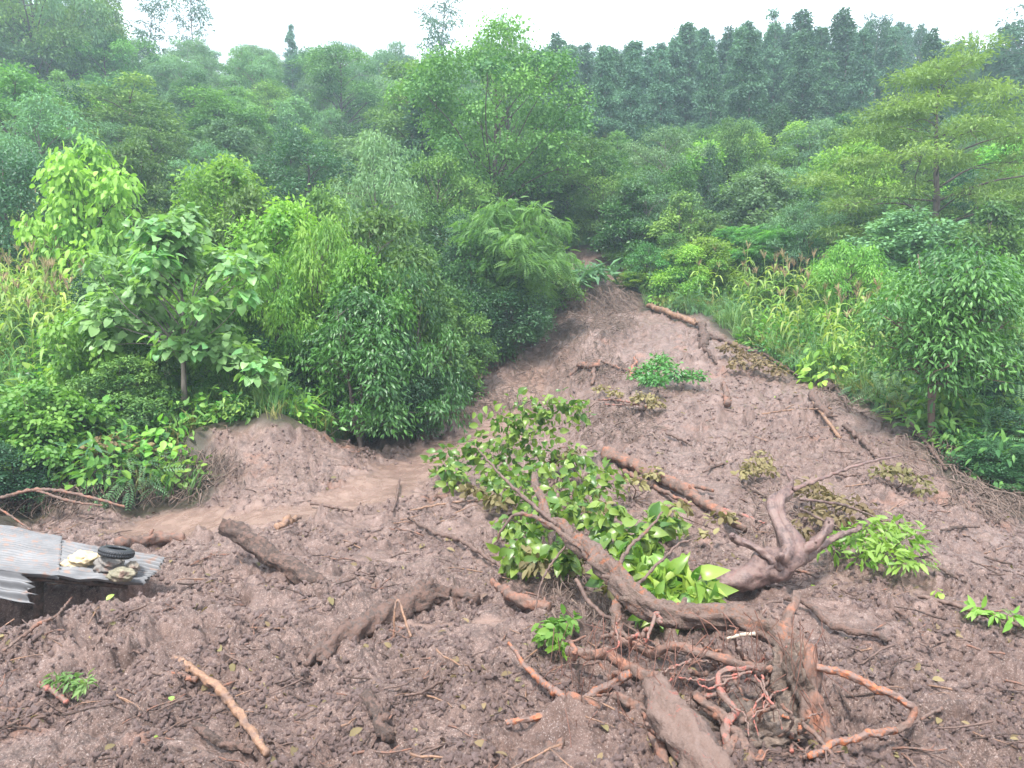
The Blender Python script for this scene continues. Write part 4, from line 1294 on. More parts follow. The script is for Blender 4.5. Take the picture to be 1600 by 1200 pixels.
    for i in range(46):
        # torn roots crossing one another under the stump
        x, y = rng.uniform(880, 1290), rng.uniform(985, 1190)
        Yb = np.interp(y, [980, 1200], [6.15, 4.95]) - rng.uniform(.0, .25)
        a = rng.normal() * 1.2; l = rng.uniform(30, 95)
        p3 = [(x + l * (q - .5) * math.cos(a) + rng.normal() * 8, y + l * (q - .5) * math.sin(a) * .7 + rng.normal() * 7, Yb + rng.normal() * .08 + .12 * q) for q in (0, .33, .66, 1)]
        w0 = rng.uniform(4, 11)
        part("root", [W_ORANGE, W_RED, W_ROOT, W_ROOT][rng.integers(4)], p3, [w0, w0 * .8, w0 * .35], k=7, wob=1.0)
    for i in range(260):
        # thin hanging feeder roots
        a = P(rng.uniform(860, 1290), rng.uniform(950, 1130), rng.uniform(5.2, 6.4))
        e = a + np.array([rng.normal() * .12, -.05 + rng.normal() * .08, -rng.uniform(.12, .45)])
        if i == 0: gg = Geo()
        gg.tube(curve_pts([a, (a + e) / 2 + rng.normal(size=3) * .04, e], 6), np.linspace(.0045, .0012, 6), k=3, cap=False)
    gg.V = [v - o0 for v in gg.V]
    o = link("fine_roots", gg.mesh("fine_roots", [W_FINE]), t); o["kind"] = "stuff"
    # broad leaves of the crown
    cl = [(700,722,34),(735,705,34),(705,745,26),(765,722,34),(785,660,42),(820,650,44),(862,640,34),(895,640,30),(800,700,44),(845,700,40),(775,752,36),(810,765,38),(845,745,42),(900,722,30),(905,760,46),(945,752,34),
          (850,800,36),(905,805,40),(800,820,30),(806,868,30),(838,850,34),(880,865,34),(945,812,36),(968,850,34),(1002,838,38),(1036,812,30),(1010,885,40),(1045,905,38),(965,888,32),(1086,925,34),(1030,945,30),(1100,940,26)]
    pos, ld, nr, sz, tint = [], [], [], [], []
    for (cx, cy, r) in cl:
        b = G(cx, min(cy + r * 1.1, 985))
        Y = min(b[1], 13.5) - .15
        c = P(cx, cy, Y)
        rm = r * Y / FPX
        n = int(30 + r * 1.0)
        d = norm(rng.normal(size=(n, 3))); 
        d[:, 1] = -np.abs(d[:, 1]) * .8 + .2
        q = c + d * rm * (.25 + .78 * rng.random((n, 1)))
        gz = ground(q[:, 0], q[:, 1]) + .05
        q[:, 2] = np.maximum(q[:, 2], gz)
        pos.append(q); ld.append(d * [1, 1, .3] + rng.normal(size=(n, 3)) * .6 - [0, 0, .35])
        nr.append(norm(d * .4 + [0, -.35, .6] + rng.normal(size=(n, 3)) * .6)); sz.append(rng.uniform(.09, .20, n) * (1.05 if cx > 930 and cy > 780 else .85)); tint.append(np.where(rng.random(n) < .5, rng.uniform(.7, 1, n), rng.uniform(0, .45, n)))
    L = [np.concatenate(a) for a in (pos, ld, nr, sz, tint)]
    L[0] = L[0] - o0
    split_leaves(t, L, T_BROAD, M_FALLEN, rng, n=295)
W_MUDBALL = bark_mat("earth and fine roots", (0.07, 0.048, 0.038), (0.20, 0.145, 0.115), (0.28, 0.21, 0.165), 35, rough=.8, bump=1.0, stretch=(1, 1, 1), mud=(0.13, 0.10, 0.085), amount=.35, seg=.03)
W_FINE = bark_mat("fine reddish roots", (0.10, 0.052, 0.040), (0.26, 0.12, 0.085), None, 20)
W_STUMP = bark_mat("muddy red stump wood", (0.19, 0.070, 0.052), (0.30, 0.12, 0.092), (0.15, 0.10, 0.08), 30, rough=.5, bump=.8, mud=(0.165, 0.110, 0.09), amount=.72, stretch=(1, 1, 1), seg=.03)
T_BROAD = tri_fan_leaf([(.0, 0), (.22, .10), (.36, .34), (.34, .60), (.20, .84), (0, 1.08)], .42, .34)
uprooted_tree()

# --- the second fallen trunk, forked
lay("forked_trunk", "thick purplish crooked trunk with broken forks right of the broad leaves", "fallen trunk", W_PURPLE,
    [(1105,910,8.2),(1150,903,8.25),(1195,890,8.3),(1232,858,8.4),(1216,815,8.6),(1212,790,8.75),(1232,768,8.9)], [30,46,52,54,28,26,20],
    [([(1225,885,8.3),(1262,862,8.35),(1285,835,8.4),(1298,812,8.45)], [26,22,18,15]),
     ([(1235,888,8.3),(1265,868,8.5),(1305,840,8.7),(1345,825,8.9)], [16,13,11,8]),
     ([(1240,765,8.9),(1290,745,9.1),(1350,724,9.3),(1408,712,9.5)], [9,7,5,3]),
     ([(1228,770,8.9),(1236,752,8.95),(1228,735,9.0)], [12,8,4]),
     ([(1222,890,8.2),(1180,855,8.3),(1150,842,8.4),(1148,838,8.4)], [14,13,16,10]),
     ([(1250,780,9.2),(1320,790,9.4),(1380,815,9.6)], [6,5,3]),
     ([(1250,795,9.2),(1320,830,9.3)], [6,3])], k=14, wob=.35)

# --- logs
lay("leaning_log", "dark straight log sticking up out of the mud at a slant, left of centre", "log", W_LOG, [(350,822,9.05),(400,852,8.85),(455,888,8.6),(520,928,8.3)], [29,33,33,31], k=14, wob=0, rough=.05, knots=False)
lay("buried_log", "thick mud-plastered log half sunk in the churned mud, centre left", "log", W_MUDLOG, [(490,1030),(540,990),(590,965),(650,938),(700,935)], [28,44,50,42,22], [([(665,935),(700,928),(745,942)], [34,30,26])], k=14, wob=.3, rough=.12, lift=-.25)
lay("short_log", "short pinkish-brown log lying beyond the tin roof", "log", W_ROOT, [(185,856),(215,853),(250,850),(288,846)], [20,22,22,16], k=12, wob=.2, lift=.6)
lay("long_log", "long pale brown log lying down the slope behind the broad leaves", "log", W_ROOT, [(945,718),(1000,745),(1060,772),(1105,800),(1165,835)], [22,24,22,20,12],
    [([(975,742),(1030,770),(1085,795)], [9,8,6]), ([(1060,770),(1095,768),(1114,772)], [12,9,6]), ([(1100,795),(1150,808),(1195,822)], [8,7,5], W_RED)], k=12, wob=.3, lift=1.2)
lay("pale_log", "straight pale log at the top rim of the right slope", "log", W_TAN, [(1012,483),(1050,497),(1088,512)], [9,11,10], k=9, wob=.1, lift=1.2)
lay("broken_stump", "dark broken stump at the lower end of the pale rim log", "stump", W_LOG, [(1098,545),(1100,528),(1094,508)], [14,16,8], [([(1098,530),(1125,532),(1150,540)], [10,7,4]), ([(1100,545),(1112,558),(1120,570)], [8,6,4]), ([(1098,512),(1108,503),(1112,498)], [6,5,4])], k=8)
lay("twin_log", "short brown log lying beside a bare pole on the right slope", "log", W_MUDLOG, [(1268,622),(1280,640),(1296,655)], [14,16,15], k=9, wob=.2)
lay("bare_pole", "thin bare orange-tan pole pointing downhill on the right slope", "stick", W_TAN, [(1270,632),(1290,660),(1312,690)], [4,6,7], k=7, wob=.1, lift=1.5)
lay("slope_branch", "forked brown branch below the bare pole on the right slope", "branch", W_STICK, [(1318,668),(1345,690),(1368,715)], [8,9,6], k=7)
lay("upright_stub", "pinkish broken stub standing up on the upper right slope", "stump", W_ROOT, [(1136,636),(1135,618),(1131,600)], [13,10,6], k=8, wob=.1)
lay("rim_branch", "dead branch running along the right rim of the slide", "branch", W_STICK, [(1110,525),(1160,545),(1200,560),(1250,590)], [6,6,5,3], [([(1160,545),(1180,565),(1215,575)], [4,3,2])], k=6)
lay("rim_stump", "dark muddy stump on the slide's right rim beside the maize", "stump", W_LOG, [(1297,612),(1296,595),(1290,575)], [18,15,9], [([(1300,600),(1318,625),(1326,645)], [4,4,3]), ([(1296,610),(1280,598),(1272,590)], [5,4,3])], k=8)
lay("grey_pole", "long grey pole leaning at the foot of the dark-crowned tree", "stick", W_STICK, [(1405,640),(1440,690),(1478,740)], [5,7,6], k=7, wob=.2, lift=2)
lay("pale_pole", "pale bent cane lying along the slide's rim by the dark-crowned tree", "stick", W_TAN, [(1378,632),(1400,640),(1420,662)], [4,5,4], k=6)
lay("crossing_stick", "thin straight stick lying across the right slope", "stick", W_TAN, [(1190,652),(1240,646),(1300,644)], [3,3.5,3], k=6, lift=3)
lay("mid_root", "forked pale root sticking out of the upper slope beside the green bush", "root", W_ROOT, [(905,578),(925,578),(945,570)], [12,10,7], [([(925,575),(928,590),(925,604)], [9,7,5]), ([(905,578),(890,590),(880,592)], [7,5,3]), ([(945,570),(975,580),(1000,585)], [6,4,3])], k=8, lift=1.2)
lay("orange_splinter", "small upright orange splinter of wood left of the green bush on the slope", "wood", W_ORANGE, [(984,595),(990,578),(992,560)], [9,8,4], k=7, lift=1)
lay("red_sticks", "thin reddish sticks lying on the washed-out root clump mid slope", "stick", W_RED, [(935,632),(970,636),(1020,645)], [3,4,3], [([(945,640),(990,640),(1025,634)], [3,3,2]), ([(1000,660),(1005,645),(1000,625)], [9,7,4], W_LOG)], k=6, lift=5)
lay("right_stick", "long straight brown stick lying on the mud at the right edge", "stick", W_STICK, [(1434,938),(1480,948),(1530,965),(1592,984)], [7,9,9,8], k=8, wob=.15, lift=1.1)
lay("sunken_branch", "half-buried crooked branch right of the purplish trunk", "branch", W_MUDLOG, [(1225,940),(1260,948),(1290,975),(1320,990),(1370,1000),(1392,1005)], [9,11,12,14,11,8], k=8)
lay("small_twig", "short curved brown twig on the mud right of the sunken branch", "twig", W_MUDLOG, [(1398,957),(1415,968),(1428,985)], [5,7,5], k=6)
lay("hooked_twig", "hooked twig sticking out of the mud at lower right", "twig", W_ROOT, [(1440,1132),(1470,1115),(1482,1104),(1500,1108)], [6,7,7,6], k=7, lift=1.5)
lay("barkless_branch", "tan barkless branch lying diagonally at lower left", "branch", W_TAN, [(272,1035),(310,1062),(350,1095),(385,1140),(418,1188)], [12,15,17,15,13],
    [([(308,1070),(275,1062),(240,1058)], [12,10,8], W_ROOT)], k=10, wob=.3, lift=1.0)
lay("dark_root", "dark half-buried root below the tan barkless branch", "root", W_LOG, [(305,1140),(345,1165),(395,1182)], [14,17,12], k=9)
lay("pink_root", "short pink root with a torn end at lower left", "root", W_RED, [(62,1078),(82,1088),(105,1106)], [10,12,9], k=8, wob=.2, lift=1.2)
lay("upright_stump", "dark stump poking straight up from the mud at lower centre", "stump", W_LOG, [(607,1160),(592,1125),(572,1092)], [26,24,24], k=10, wob=.1, rough=.12, lift=.2)
lay("bottom_stick", "pale stick leaning out of the mud at the bottom centre", "stick", W_TAN, [(695,1202,5.0),(715,1175,5.15),(737,1148,5.3)], [10,11,9], k=8, wob=.1)
lay("split_slab", "split slab of muddy wood standing beside the thick root at the bottom", "wood", W_ROOT, [(838,1215,4.9),(862,1180,5.1),(882,1148,5.3)], [34,36,22], [([(878,1178,5.1),(895,1168,5.15),(907,1160,5.2)], [10,8,5])], k=9, wob=.2, rough=.14)
lay("curved_twig", "curved brown twig lying on the mud below the buried log", "twig", W_STICK, [(620,1094),(660,1088),(690,1072),(725,1060)], [4,6,6,4], k=6, lift=1.3)
lay("red_root", "reddish curved root piece beside the strip of muddy water", "root", W_ROOT, [(768,912),(785,930),(815,950),(860,962)], [9,16,22,20], k=10, wob=.4, lift=1.0)
lay("long_twig", "long thin grey branch lying from the mud toward the broad leaves", "branch", W_STICK, [(640,814),(680,840),(712,850),(750,872),(785,892)], [5,8,10,8,6], k=7, lift=1.6)
lay("upright_twig", "short twig standing upright on the wet mud left of the broad leaves", "twig", W_STICK, [(613,808),(620,785),(624,756)], [6,5,4], k=6, wob=.2, lift=3)
lay("thin_cane", "thin pale cane lying flat on the mud left of the broad leaves", "stick", W_TAN, [(640,802),(690,793),(745,787),(775,785)], [3,4,4,3], k=6, lift=2)
lay("bent_twig", "thin twig bent in an upside-down V over the buried log", "twig", W_TAN, [(616,1010,7.0),(616,960,7.05),(622,938,7.1),(632,965,7.0),(642,995,6.9)], [4,4,4,5,5], k=6, wob=.2)
lay("water_edge_twig", "dark flat twig on the wet mud of the channel", "twig", W_STICK, [(485,790),(520,795),(550,802)], [5,7,5], k=6)
lay("water_edge_twig", "short dark stick beside the wet channel above the leaning log", "twig", W_LOG, [(430,826),(455,818),(470,812)], [6,9,6], k=6)
lay("hanging_root", "thin yellowish branch hanging over the bank at the big-leaved tree's foot", "branch", W_TAN, [(308,680,15.4),(290,712,15.2),(262,735,15.0)], [5,6,4], [([(278,722,15.0),(310,742,14.8),(316,765,14.7)], [4,3,2])], k=6, wob=.3)
lay("bank_cane", "long thin bare cane leaning from the bank down to the mud at the left", "stick", W_STICK, [(268,728,15.0),(200,772,14.3),(128,806,13.4)], [3.5,4.5,4], k=6, wob=.1)
lay("bank_branch", "bare forked branch lying along the mud's edge at the far left", "branch", W_ROOT, [(0,778,12.6),(60,765,12.8),(120,772,12.8),(195,792,12.6)], [7,7,6,4], [([(55,766,12.8),(110,783,12.6),(160,790,12.5)], [5,5,3]), ([(0,795,12.0),(25,812,11.9),(48,828,11.8)], [4,4,3])], k=7, wob=.3)
lay("thin_stick", "thin stick lying on the slope edge below the tin roof", "stick", W_ROOT, [(5,1025),(60,985),(90,968),(118,930)], [5,7,5,3], k=6, lift=2)
lay("small_twig", "small brown twig stuck in the mud left of the barkless branch", "twig", W_STICK, [(208,1020),(230,1030),(246,1045)], [4,6,4], k=6)
lay("small_twig", "short slanting twig on the mud under the roof's right end", "twig", W_STICK, [(145,1018),(158,1000),(168,988)], [4,5,4], k=6)
lay("sunken_branch", "curved sunken branch running down left from the buried log", "branch", W_MUDLOG, [(478,1045),(500,1018),(525,995),(545,970)], [10,14,14,10], k=8)
lay("mud_bark", "curled strip of pale bark lying by the wet channel", "bark", W_TAN, [(432,830),(450,822),(463,812)], [14,16,8], k=7, rough=.2)
rs = np.random.default_rng(61)
for (x, y, l) in [(1500,830,60),(1395,730,40),(1180,770,50),(1120,735,44),(1250,900,46),(1540,1020,60),(1325,745,40),(560,850,36),(1490,905,50),(1560,880,44),(1060,690,40)]:
    a = rs.uniform(-.5, .6)
    lay("loose_stick", "thin loose stick lying on the mud of the right-hand slope" if x > 900 else "thin loose stick lying on the smooth mud left of centre", "stick", [W_STICK, W_ROOT, W_LOG][rs.integers(3)], [(x - l * .5, y - l * .5 * a), (x, y + rs.normal() * 3), (x + l * .5, y + l * .5 * a)], [4, 6, 4], k=6, lift=1.2, group="loose sticks on the slope" if x > 900 else None)

# --- heaps of leaves and small plants on the mud
def leaf_heap(name, label, cat, clumps, n, T, ls, mat, seed, twigs=6, droop=.4, wood=None):
    rng = np.random.default_rng(seed)
    C, R = [], []
    for (cx, cy, r) in clumps:
        b = G(cx, cy + r * .9); c = P(cx, cy, b[1] - .05); C.append(c); R.append(r * b[1] / FPX)
    C, R = np.array(C), np.array(R)
    o0 = C.mean(0)
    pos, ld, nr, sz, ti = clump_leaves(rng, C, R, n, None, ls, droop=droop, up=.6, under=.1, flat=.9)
    gz = ground(pos[:, 0], pos[:, 1]) + .04
    pos[:, 2] = np.maximum(pos[:, 2], gz + rng.random(n) * .03)
    t = thing(name, label, cat, o0)
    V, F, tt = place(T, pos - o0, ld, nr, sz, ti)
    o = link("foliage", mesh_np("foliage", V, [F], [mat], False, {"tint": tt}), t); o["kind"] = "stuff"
    g = Geo()
    base = C[np.argmax(R)] * [1, 1, 0]; base[2] = ground(base[0:1], base[1:2])[0]
    for i in range(twigs):
        e = C[i % len(C)] + rng.normal(size=3) * R[i % len(C)] * .6
        g.tube(curve_pts([base, (base + e) / 2 + rng.normal(size=3) * .05, e], 7), np.linspace(.014, .004, 7), k=5)
    g.V = [v - o0 for v in g.V]
    link("twigs", g.mesh("twigs", wood or W_STICK), t)
leaf_heap("leafy_branch", "torn branch with fresh lime-green narrow leaves lying on the mud at right", "branch", [(1300,860,22),(1335,850,28),(1365,840,30),(1395,832,28),(1420,850,26),(1385,870,30),(1350,878,24),(1435,880,18),(1410,885,20)], 620, T_LANCE, .13, M_LIME, 71, 9)
leaf_heap("green_bush", "dark green uprooted bush lying on the upper slope", "bush", [(1005,590,18),(1030,578,22),(1020,600,20),(1055,592,18),(1085,594,16),(1035,562,10)], 1300, T_RHOMB, .11, M_DENSE, 72, 7)
leaf_heap("leafy_sprig", "bright compound-leaved sprig on the mud at the right edge", "sprig", [(1530,955,9),(1555,962,10),(1580,968,11)], 46, T_LANCE, .16, M_LIME, 73, 3)
leaf_heap("green_weeds", "tuft of green weeds under the fallen trunk beside the roots", "weeds", [(865,990,22),(885,980,18),(880,1020,20),(855,1000,14)], 130, T_OVAL, .09, M_BRIGHT, 74, 4)
leaf_heap("grass_tuft", "small tuft of grass stems on the mud at lower left", "grass", [(88,1062,12),(110,1068,14),(135,1072,12)], 120, T_SLIM, .08, M_GRASS, 75, 3)
leaf_heap("wilted_leaves", "wilted olive leaves around the purplish trunk's thin branches", "leaves", [(1270,775,24),(1300,790,24),(1335,800,22),(1275,810,20),(1250,835,18),(1310,820,16)], 420, T_OVAL, .10, M_DRY, 76, 6)
leaf_heap("wilted_leaves", "small wilted sapling with yellow-green leaves in the middle of the right slope", "leaves", [(1180,735,18),(1195,720,14),(1165,742,14),(1205,738,10)], 200, T_OVAL, .09, M_DRY, 77, 5)
leaf_heap("wilted_leaves", "pale dried leaves on the slope below the long grey twig", "leaves", [(1400,745,20),(1430,755,18),(1445,770,14),(1375,740,12)], 200, T_OVAL, .09, M_DRY, 78, 5)
leaf_heap("wilted_leaves", "wilted brown-green leaves tangled along the slide's right rim", "leaves", [(1140,548,14),(1165,560,16),(1190,572,16),(1215,582,14),(1150,572,12)], 420, T_OVAL, .12, M_DRY, 79, 5)
leaf_heap("wilted_leaves", "pale dry leaves on the washed-out root clump mid slope", "leaves", [(1005,628,16),(1025,634,12),(960,618,10),(940,610,10)], 260, T_OVAL, .10, M_DRY, 80, 5)
leaf_heap("flattened_reeds", "flattened grey-green reeds at the top of the gully", "reeds", [(905,440,18),(925,432,18),(945,428,14),(890,448,12)], 260, T_SLIM, .5, M_PALE, 81, 5)
leaf_heap("wilted_leaves", "muddy yellowing leaves hanging from the bank left of the big-leaved tree", "leaves", [(140,712,20),(165,700,22),(195,700,22),(222,706,20),(120,722,14)], 520, T_OVAL, .12, M_DRY, 82, 6)
leaf_heap("wilted_leaves", "scattered wilted leaves on the mud behind the long pale brown log", "leaves", [(990,760,20),(1020,745,16),(1060,800,20),(1130,815,20),(1105,840,16)], 200, T_OVAL, .10, M_DRY, 83, 4)
leaf_heap("wilted_leaves", "muddy crushed leaves on the ground under the fallen tree's green crown", "leaves", [(780,790,22),(840,890,24),(900,880,24),(930,800,20),(740,770,16),(960,930,20),(1060,950,16),(880,720,20)], 420, T_OVAL, .12, M_DRY, 85, 8)
leaf_heap("fallen_leaf", "small bright green leaf cluster lying on the mud near the right stick", "leaf", [(1468,926,6)], 5, T_OVAL, .12, M_LIME, 84, 1)

# --- washed-out roots hanging from the banks (uncountable)
def root_mat_geo(areas, seed):
    rng = np.random.default_rng(seed)
    g = Geo()
    for (x0, x1, y0, y1, n, L, dn) in areas:
        for i in range(n):
            a = G(rng.uniform(x0, x1), rng.uniform(y0, y1), .03)
            a[2] += rng.random() * .12
            d = np.array([rng.normal() * .35, -.35 - rng.random() * .3, -dn * (.4 + rng.random())])
            e = a + d * L * (.5 + rng.random())
            e[2] = max(e[2], float(ground(np.array([e[0]]), np.array([e[1]]))[0]) + .02)
            m = (a + e) / 2 + rng.normal(size=3) * .12 * L + [0, -.05, .02]
            r = .004 + .009 * rng.random() ** 3
            g.tube(curve_pts([a, m, e], 6), np.linspace(r, r * .4, 6) * (1 + a[1] / 30), k=3, cap=False)
    return g
g = root_mat_geo([(600,760,575,650,240,.7,1),(690,840,520,650,620,.8,1),(860,990,450,520,900,1.0,.5),(0,130,765,800,160,.5,.6),(1520,1600,740,805,260,.6,.8),(840,960,520,600,160,.7,.6),(0,330,705,780,900,.6,1.2),(1480,1570,690,800,420,.6,.8),(1400,1480,660,740,160,.5,.8),
                  (905,1020,640,690,220,.6,.5),(330,380,700,760,70,.5,1),(870,1000,560,600,120,.5,.7),(1280,1340,600,650,100,.5,.8),(1150,1320,760,850,160,.4,.3),(850,960,900,990,160,.3,.6)], 91)
o = link("fine_roots", g.mesh("fine_roots", bark_mat("washed roots", (0.09, 0.062, 0.05), (0.21, 0.15, 0.12), None, 10)))
o["kind"] = "stuff"; o["label"] = "tangle of thin washed-out roots hanging from the torn banks"

# --- clods, crumbs, twigs and leaf litter
CL = []
M_CLOD = bark_mat("mud clod", (0.13, 0.085, 0.075), (0.30, 0.21, 0.19), (0.17, 0.112, 0.10), 30, rough=.5, bump=.8, stretch=(1, 1, 1), spec=.5, seg=.02)
M_STONE = bark_mat("grey stone", (0.15, 0.135, 0.125), (0.30, 0.275, 0.25), None, 7, rough=.6, bump=.6, stretch=(1, 1, 1), mud=MUDC, amount=.45)
for i in range(7):
    V, F = lumpy(20 + i, (1, .75, .55), 2, .95, 1.9)
    CL.append(mesh_np("clod", V, [F], [M_CLOD], False))
def mud_cond(X, Y, s, r):
    w = wetness(X, Y)
    pit = roof_pit(X, Y)
    return (s > .05) & (w < .4) & (r.random(len(X)) < smooth(-.6, .35, noise2(X / .7, Y / .7, 88))) & (pit < .1)
def mud_scatter(name, label, protos, n, Yr, seed, sc, tilt, lift, p=2.0, lead=None):
    rng = np.random.default_rng(seed)
    Y = np.exp(rng.uniform(math.log(Yr[0]), math.log(Yr[1]), n * 5))
    X = rng.uniform(-.72, .72, n * 5) * Y
    m = mud_cond(X, Y, signed_dist(X, Y, MUD_POLY), rng)
    X, Y = X[m][:n], Y[m][:n]
    H, _, _ = full_h(X, Y)
    k = len(X)
    s = sc[0] + (sc[1] - sc[0]) * rng.random(k) ** p
    rot = np.stack([rng.normal(size=k) * tilt, rng.normal(size=k) * tilt, rng.random(k) * 6.28], 1)
    scatter(name, label, protos, np.stack([X, Y, H + lift * s], 1), s * (1 + Y / 40), rot, rng.integers(0, len(protos), k))
mud_scatter("clods", "wet crumbs and clods of mud strewn over the slide", CL, 42000, (4.4, 22), 92, (.004, .030), 2.0, .10, 2.2)
TW = []
for i in range(5):
    r = np.random.default_rng(500 + i); gg = Geo()
    p_ = curve_pts([[-.5, 0, 0], [0, r.normal() * .1, .03], [.5, 0, .02]], 6, r, .02)
    gg.tube(p_, np.linspace(.028, .012, 6), k=4)
    if i % 2: gg.tube([p_[3], p_[3] + [.2, .22, .08]], [.014, .006], k=3)
    TW.append(gg.mesh("twig", [W_STICK, W_ROOT, W_TAN, W_STICK, W_LOG][i]))
mud_scatter("twigs", "small broken twigs scattered over the mud", TW, 2600, (4.6, 26), 93, (.05, .40), .25, .05, 2.4)
LT = []
for i, mt in enumerate([M_DRY, M_DRY, bark_mat("rotting leaf", (.08, .05, .04), (.2, .13, .09), None, 5), M_LIME]):
    V, F = T_OVAL
    LT.append(mesh_np("litter_leaf", V * [1, 1, 1.5], [F], [mt], False, {"tint": np.full(len(V), .3 + .2 * i)}))
mud_scatter("leaf_litter", "bits of dead leaf lying on the mud", LT[:3], 1500, (4.6, 24), 94, (.03, .09), .5, .15, 2.0)
mud_scatter("green_litter", "torn bits of green leaf on the mud", LT[3:], 50, (5, 20), 95, (.03, .08), .5, .2, 2.0)

# --- the buried tin roof
def corrugated(A, B, C, D, pitch=.13, amp=.024, seed=1, ragged=.02, nu=60):
    """A far-left, B far-right, C near-right, D near-left; ridges run left to right"""
    rng = np.random.default_rng(seed)
    width = np.linalg.norm(np.asarray(D) - A)
    waves = int(width / pitch)
    nv = waves * 8 + 1
    u = np.linspace(0, 1, nu)[None, :]; v = np.linspace(0, 1, nv)[:, None]
    Pm = ((1 - v) * (1 - u))[..., None] * A + ((1 - v) * u)[..., None] * B + (v * u)[..., None] * C + (v * (1 - u))[..., None] * D
    nrm = norm(np.cross(np.asarray(B) - A, np.asarray(D) - A)); nrm = nrm * np.sign(nrm[2])
    z = amp * np.cos(v * waves * 2 * np.pi) + .02 * noise2(u * 5 + 0 * v, v * 4 + 0 * u, seed) + .03 * noise2(u * 1.7 + 0 * v, v * 1.5 + 0 * u, seed + 1)
    Pm = Pm + z[..., None] * nrm
    # torn outline
    Pm[:, -1] += (rng.normal(size=(nv, 1)) * ragged) * norm(np.asarray(B) - A)
    Pm[-1] += np.cumsum(rng.normal(size=(nu, 1)) * .002, 0) * norm(np.asarray(D) - A)
    i = np.arange(nv - 1)[:, None] * nu + np.arange(nu - 1)[None]
    F = np.stack([i, i + 1, i + nu + 1, i + nu], -1).reshape(-1, 4)
    V = Pm.reshape(-1, 3)
    n = len(V)
    V2 = V - nrm * .0015
    F2 = F[:, ::-1] + n
    # rim
    rim = []
    idx = np.arange(nv * nu).reshape(nv, nu)
    for loop in (idx[0], idx[-1], idx[:, 0], idx[:, -1]):
        rim.append(np.stack([loop[:-1], loop[1:], loop[1:] + n, loop[:-1] + n], 1))
    return np.concatenate([V, V2]), np.concatenate([F, F2] + rim)

def tin_mat():
    m, N, L = new_mat("galvanised tin")
    out = N.new("ShaderNodeOutputMaterial"); tc = N.new("ShaderNodeTexCoord")
    n = N.new("ShaderNodeTexNoise"); n.inputs["Scale"].default_value = 2.2; n.inputs["Detail"].default_value = 8; n.inputs["Roughness"].default_value = .65
    n2 = N.new("ShaderNodeTexNoise"); n2.inputs["Scale"].default_value = 9; n2.inputs["Detail"].default_value = 6
    L.new(tc.outputs["Object"], n.inputs[0]); L.new(tc.outputs["Object"], n2.inputs[0])
    r = N.new("ShaderNodeValToRGB"); r.color_ramp.elements[0].position = .35; r.color_ramp.elements[1].position = .7
    r.color_ramp.elements[0].color = (.10, .10, .105, 1); r.color_ramp.elements[1].color = (.19, .19, .195, 1)
    L.new(n.outputs[0], r.inputs[0])
    q = N.new("ShaderNodeMapRange"); q.inputs[1].default_value = .54; q.inputs[2].default_value = .66
    L.new(n2.outputs[0], q.inputs[0])
    mx = N.new("ShaderNodeMix"); mx.data_type = 'RGBA'; mx.inputs[7].default_value = (.19, .125, .10, 1)
    L.new(q.outputs[0], mx.inputs[0]); L.new(r.outputs[0], mx.inputs[6])
    p = N.new("ShaderNodeBsdfPrincipled"); p.inputs["Metallic"].default_value = .15; p.inputs["Roughness"].default_value = .6
    L.new(mx.outputs[2], p.inputs["Base Color"]); L.new(p.outputs[0], out.inputs[0])
    return m
TIN = tin_mat()
def tin_roof():
    A, B, C, D = P(-150, 795, 9.9), P(258, 872, 9.2), P(224, 914, 8.6), P(-150, 878, 7.7)
    o0 = (A + B + C + D) / 4
    t = thing("tin_roof", "corrugated grey tin roof of a buried shed at the left edge", "roof", o0)
    mid1, mid2 = A * .42 + B * .58, D * .42 + C * .58
    nrm = norm(np.cross(B - A, D - A)); nrm = nrm * np.sign(nrm[2])
    for k, (a, b, c, d, s) in enumerate([(A, mid1 + (B - A) * .04, mid2 + (C - D) * .04, D, 1), (mid1 - nrm * .02, B - nrm * .02, C - nrm * .02, mid2 - nrm * .02, 2)]):
        V, F = corrugated(a - o0, b - o0, c - o0, d - o0, seed=s, ragged=.005 if k == 0 else .018)
        link("roof_sheet", mesh_np("roof_sheet", V, [F], [TIN], True), t)
    # torn sheet hanging below, posts and a rafter in the dark
    V, F = corrugated(P(-120, 875, 7.9) - o0, P(42, 900, 7.8) - o0, P(50, 945, 7.7) - o0, P(-120, 920, 7.6) - o0, seed=5, ragged=.05, nu=40)
    o = link("roof_sheet", mesh_np("roof_sheet", V, [F], [TIN], True), t); o["label"] = "torn lower sheet hanging under the roof edge"
    g = Geo()
    g.tube([P(-150, 886, 7.9) - o0, P(200, 916, 8.65) - o0], [.035, .03], k=4)
    link("rafter", g.mesh("rafter", W_LOG), t)
    for (x, Y) in ((62, 8.7), (-30, 8.3)):
        g = Geo(); a = P(x, 895, Y); g.tube([a - o0, a - [0.12, 0, 1.5] - o0], [.05, .055], k=8)
        link("post", g.mesh("post", W_LOG), t)
tin_roof()
def stone_mat(name, a, b, m_=None, amt=.2):
    return bark_mat(name, a, b, None, 9, rough=.7, bump=.7, stretch=(1, 1, .5), mud=m_ or MUDC, amount=amt)
def rock(label, px, py, Y, r, seed, mat, rz=0.0, name="rock"):
    V, F = lumpy(seed, r, 4, .34, 1.3)
    V = np.round(V / (min(r) * .22)) * (min(r) * .22) * .35 + V * .65        # broken facets
    o = thing(name, label, "rock", P(px, py, Y), rz, None, mesh_np(name, V, [F], [mat], False))
    return o
rock("pale yellow flat stone lying on the tin roof", 128, 875, 8.75, (.17, .15, .09), 41, stone_mat("yellow stone", (.42, .32, .19), (.60, .48, .30), amt=.05), .3)
rock("grey layered rock on the tin roof under the tyre", 170, 883, 8.7, (.15, .13, .10), 42, stone_mat("slate rock", (.11, .10, .095), (.26, .235, .21)), .1)
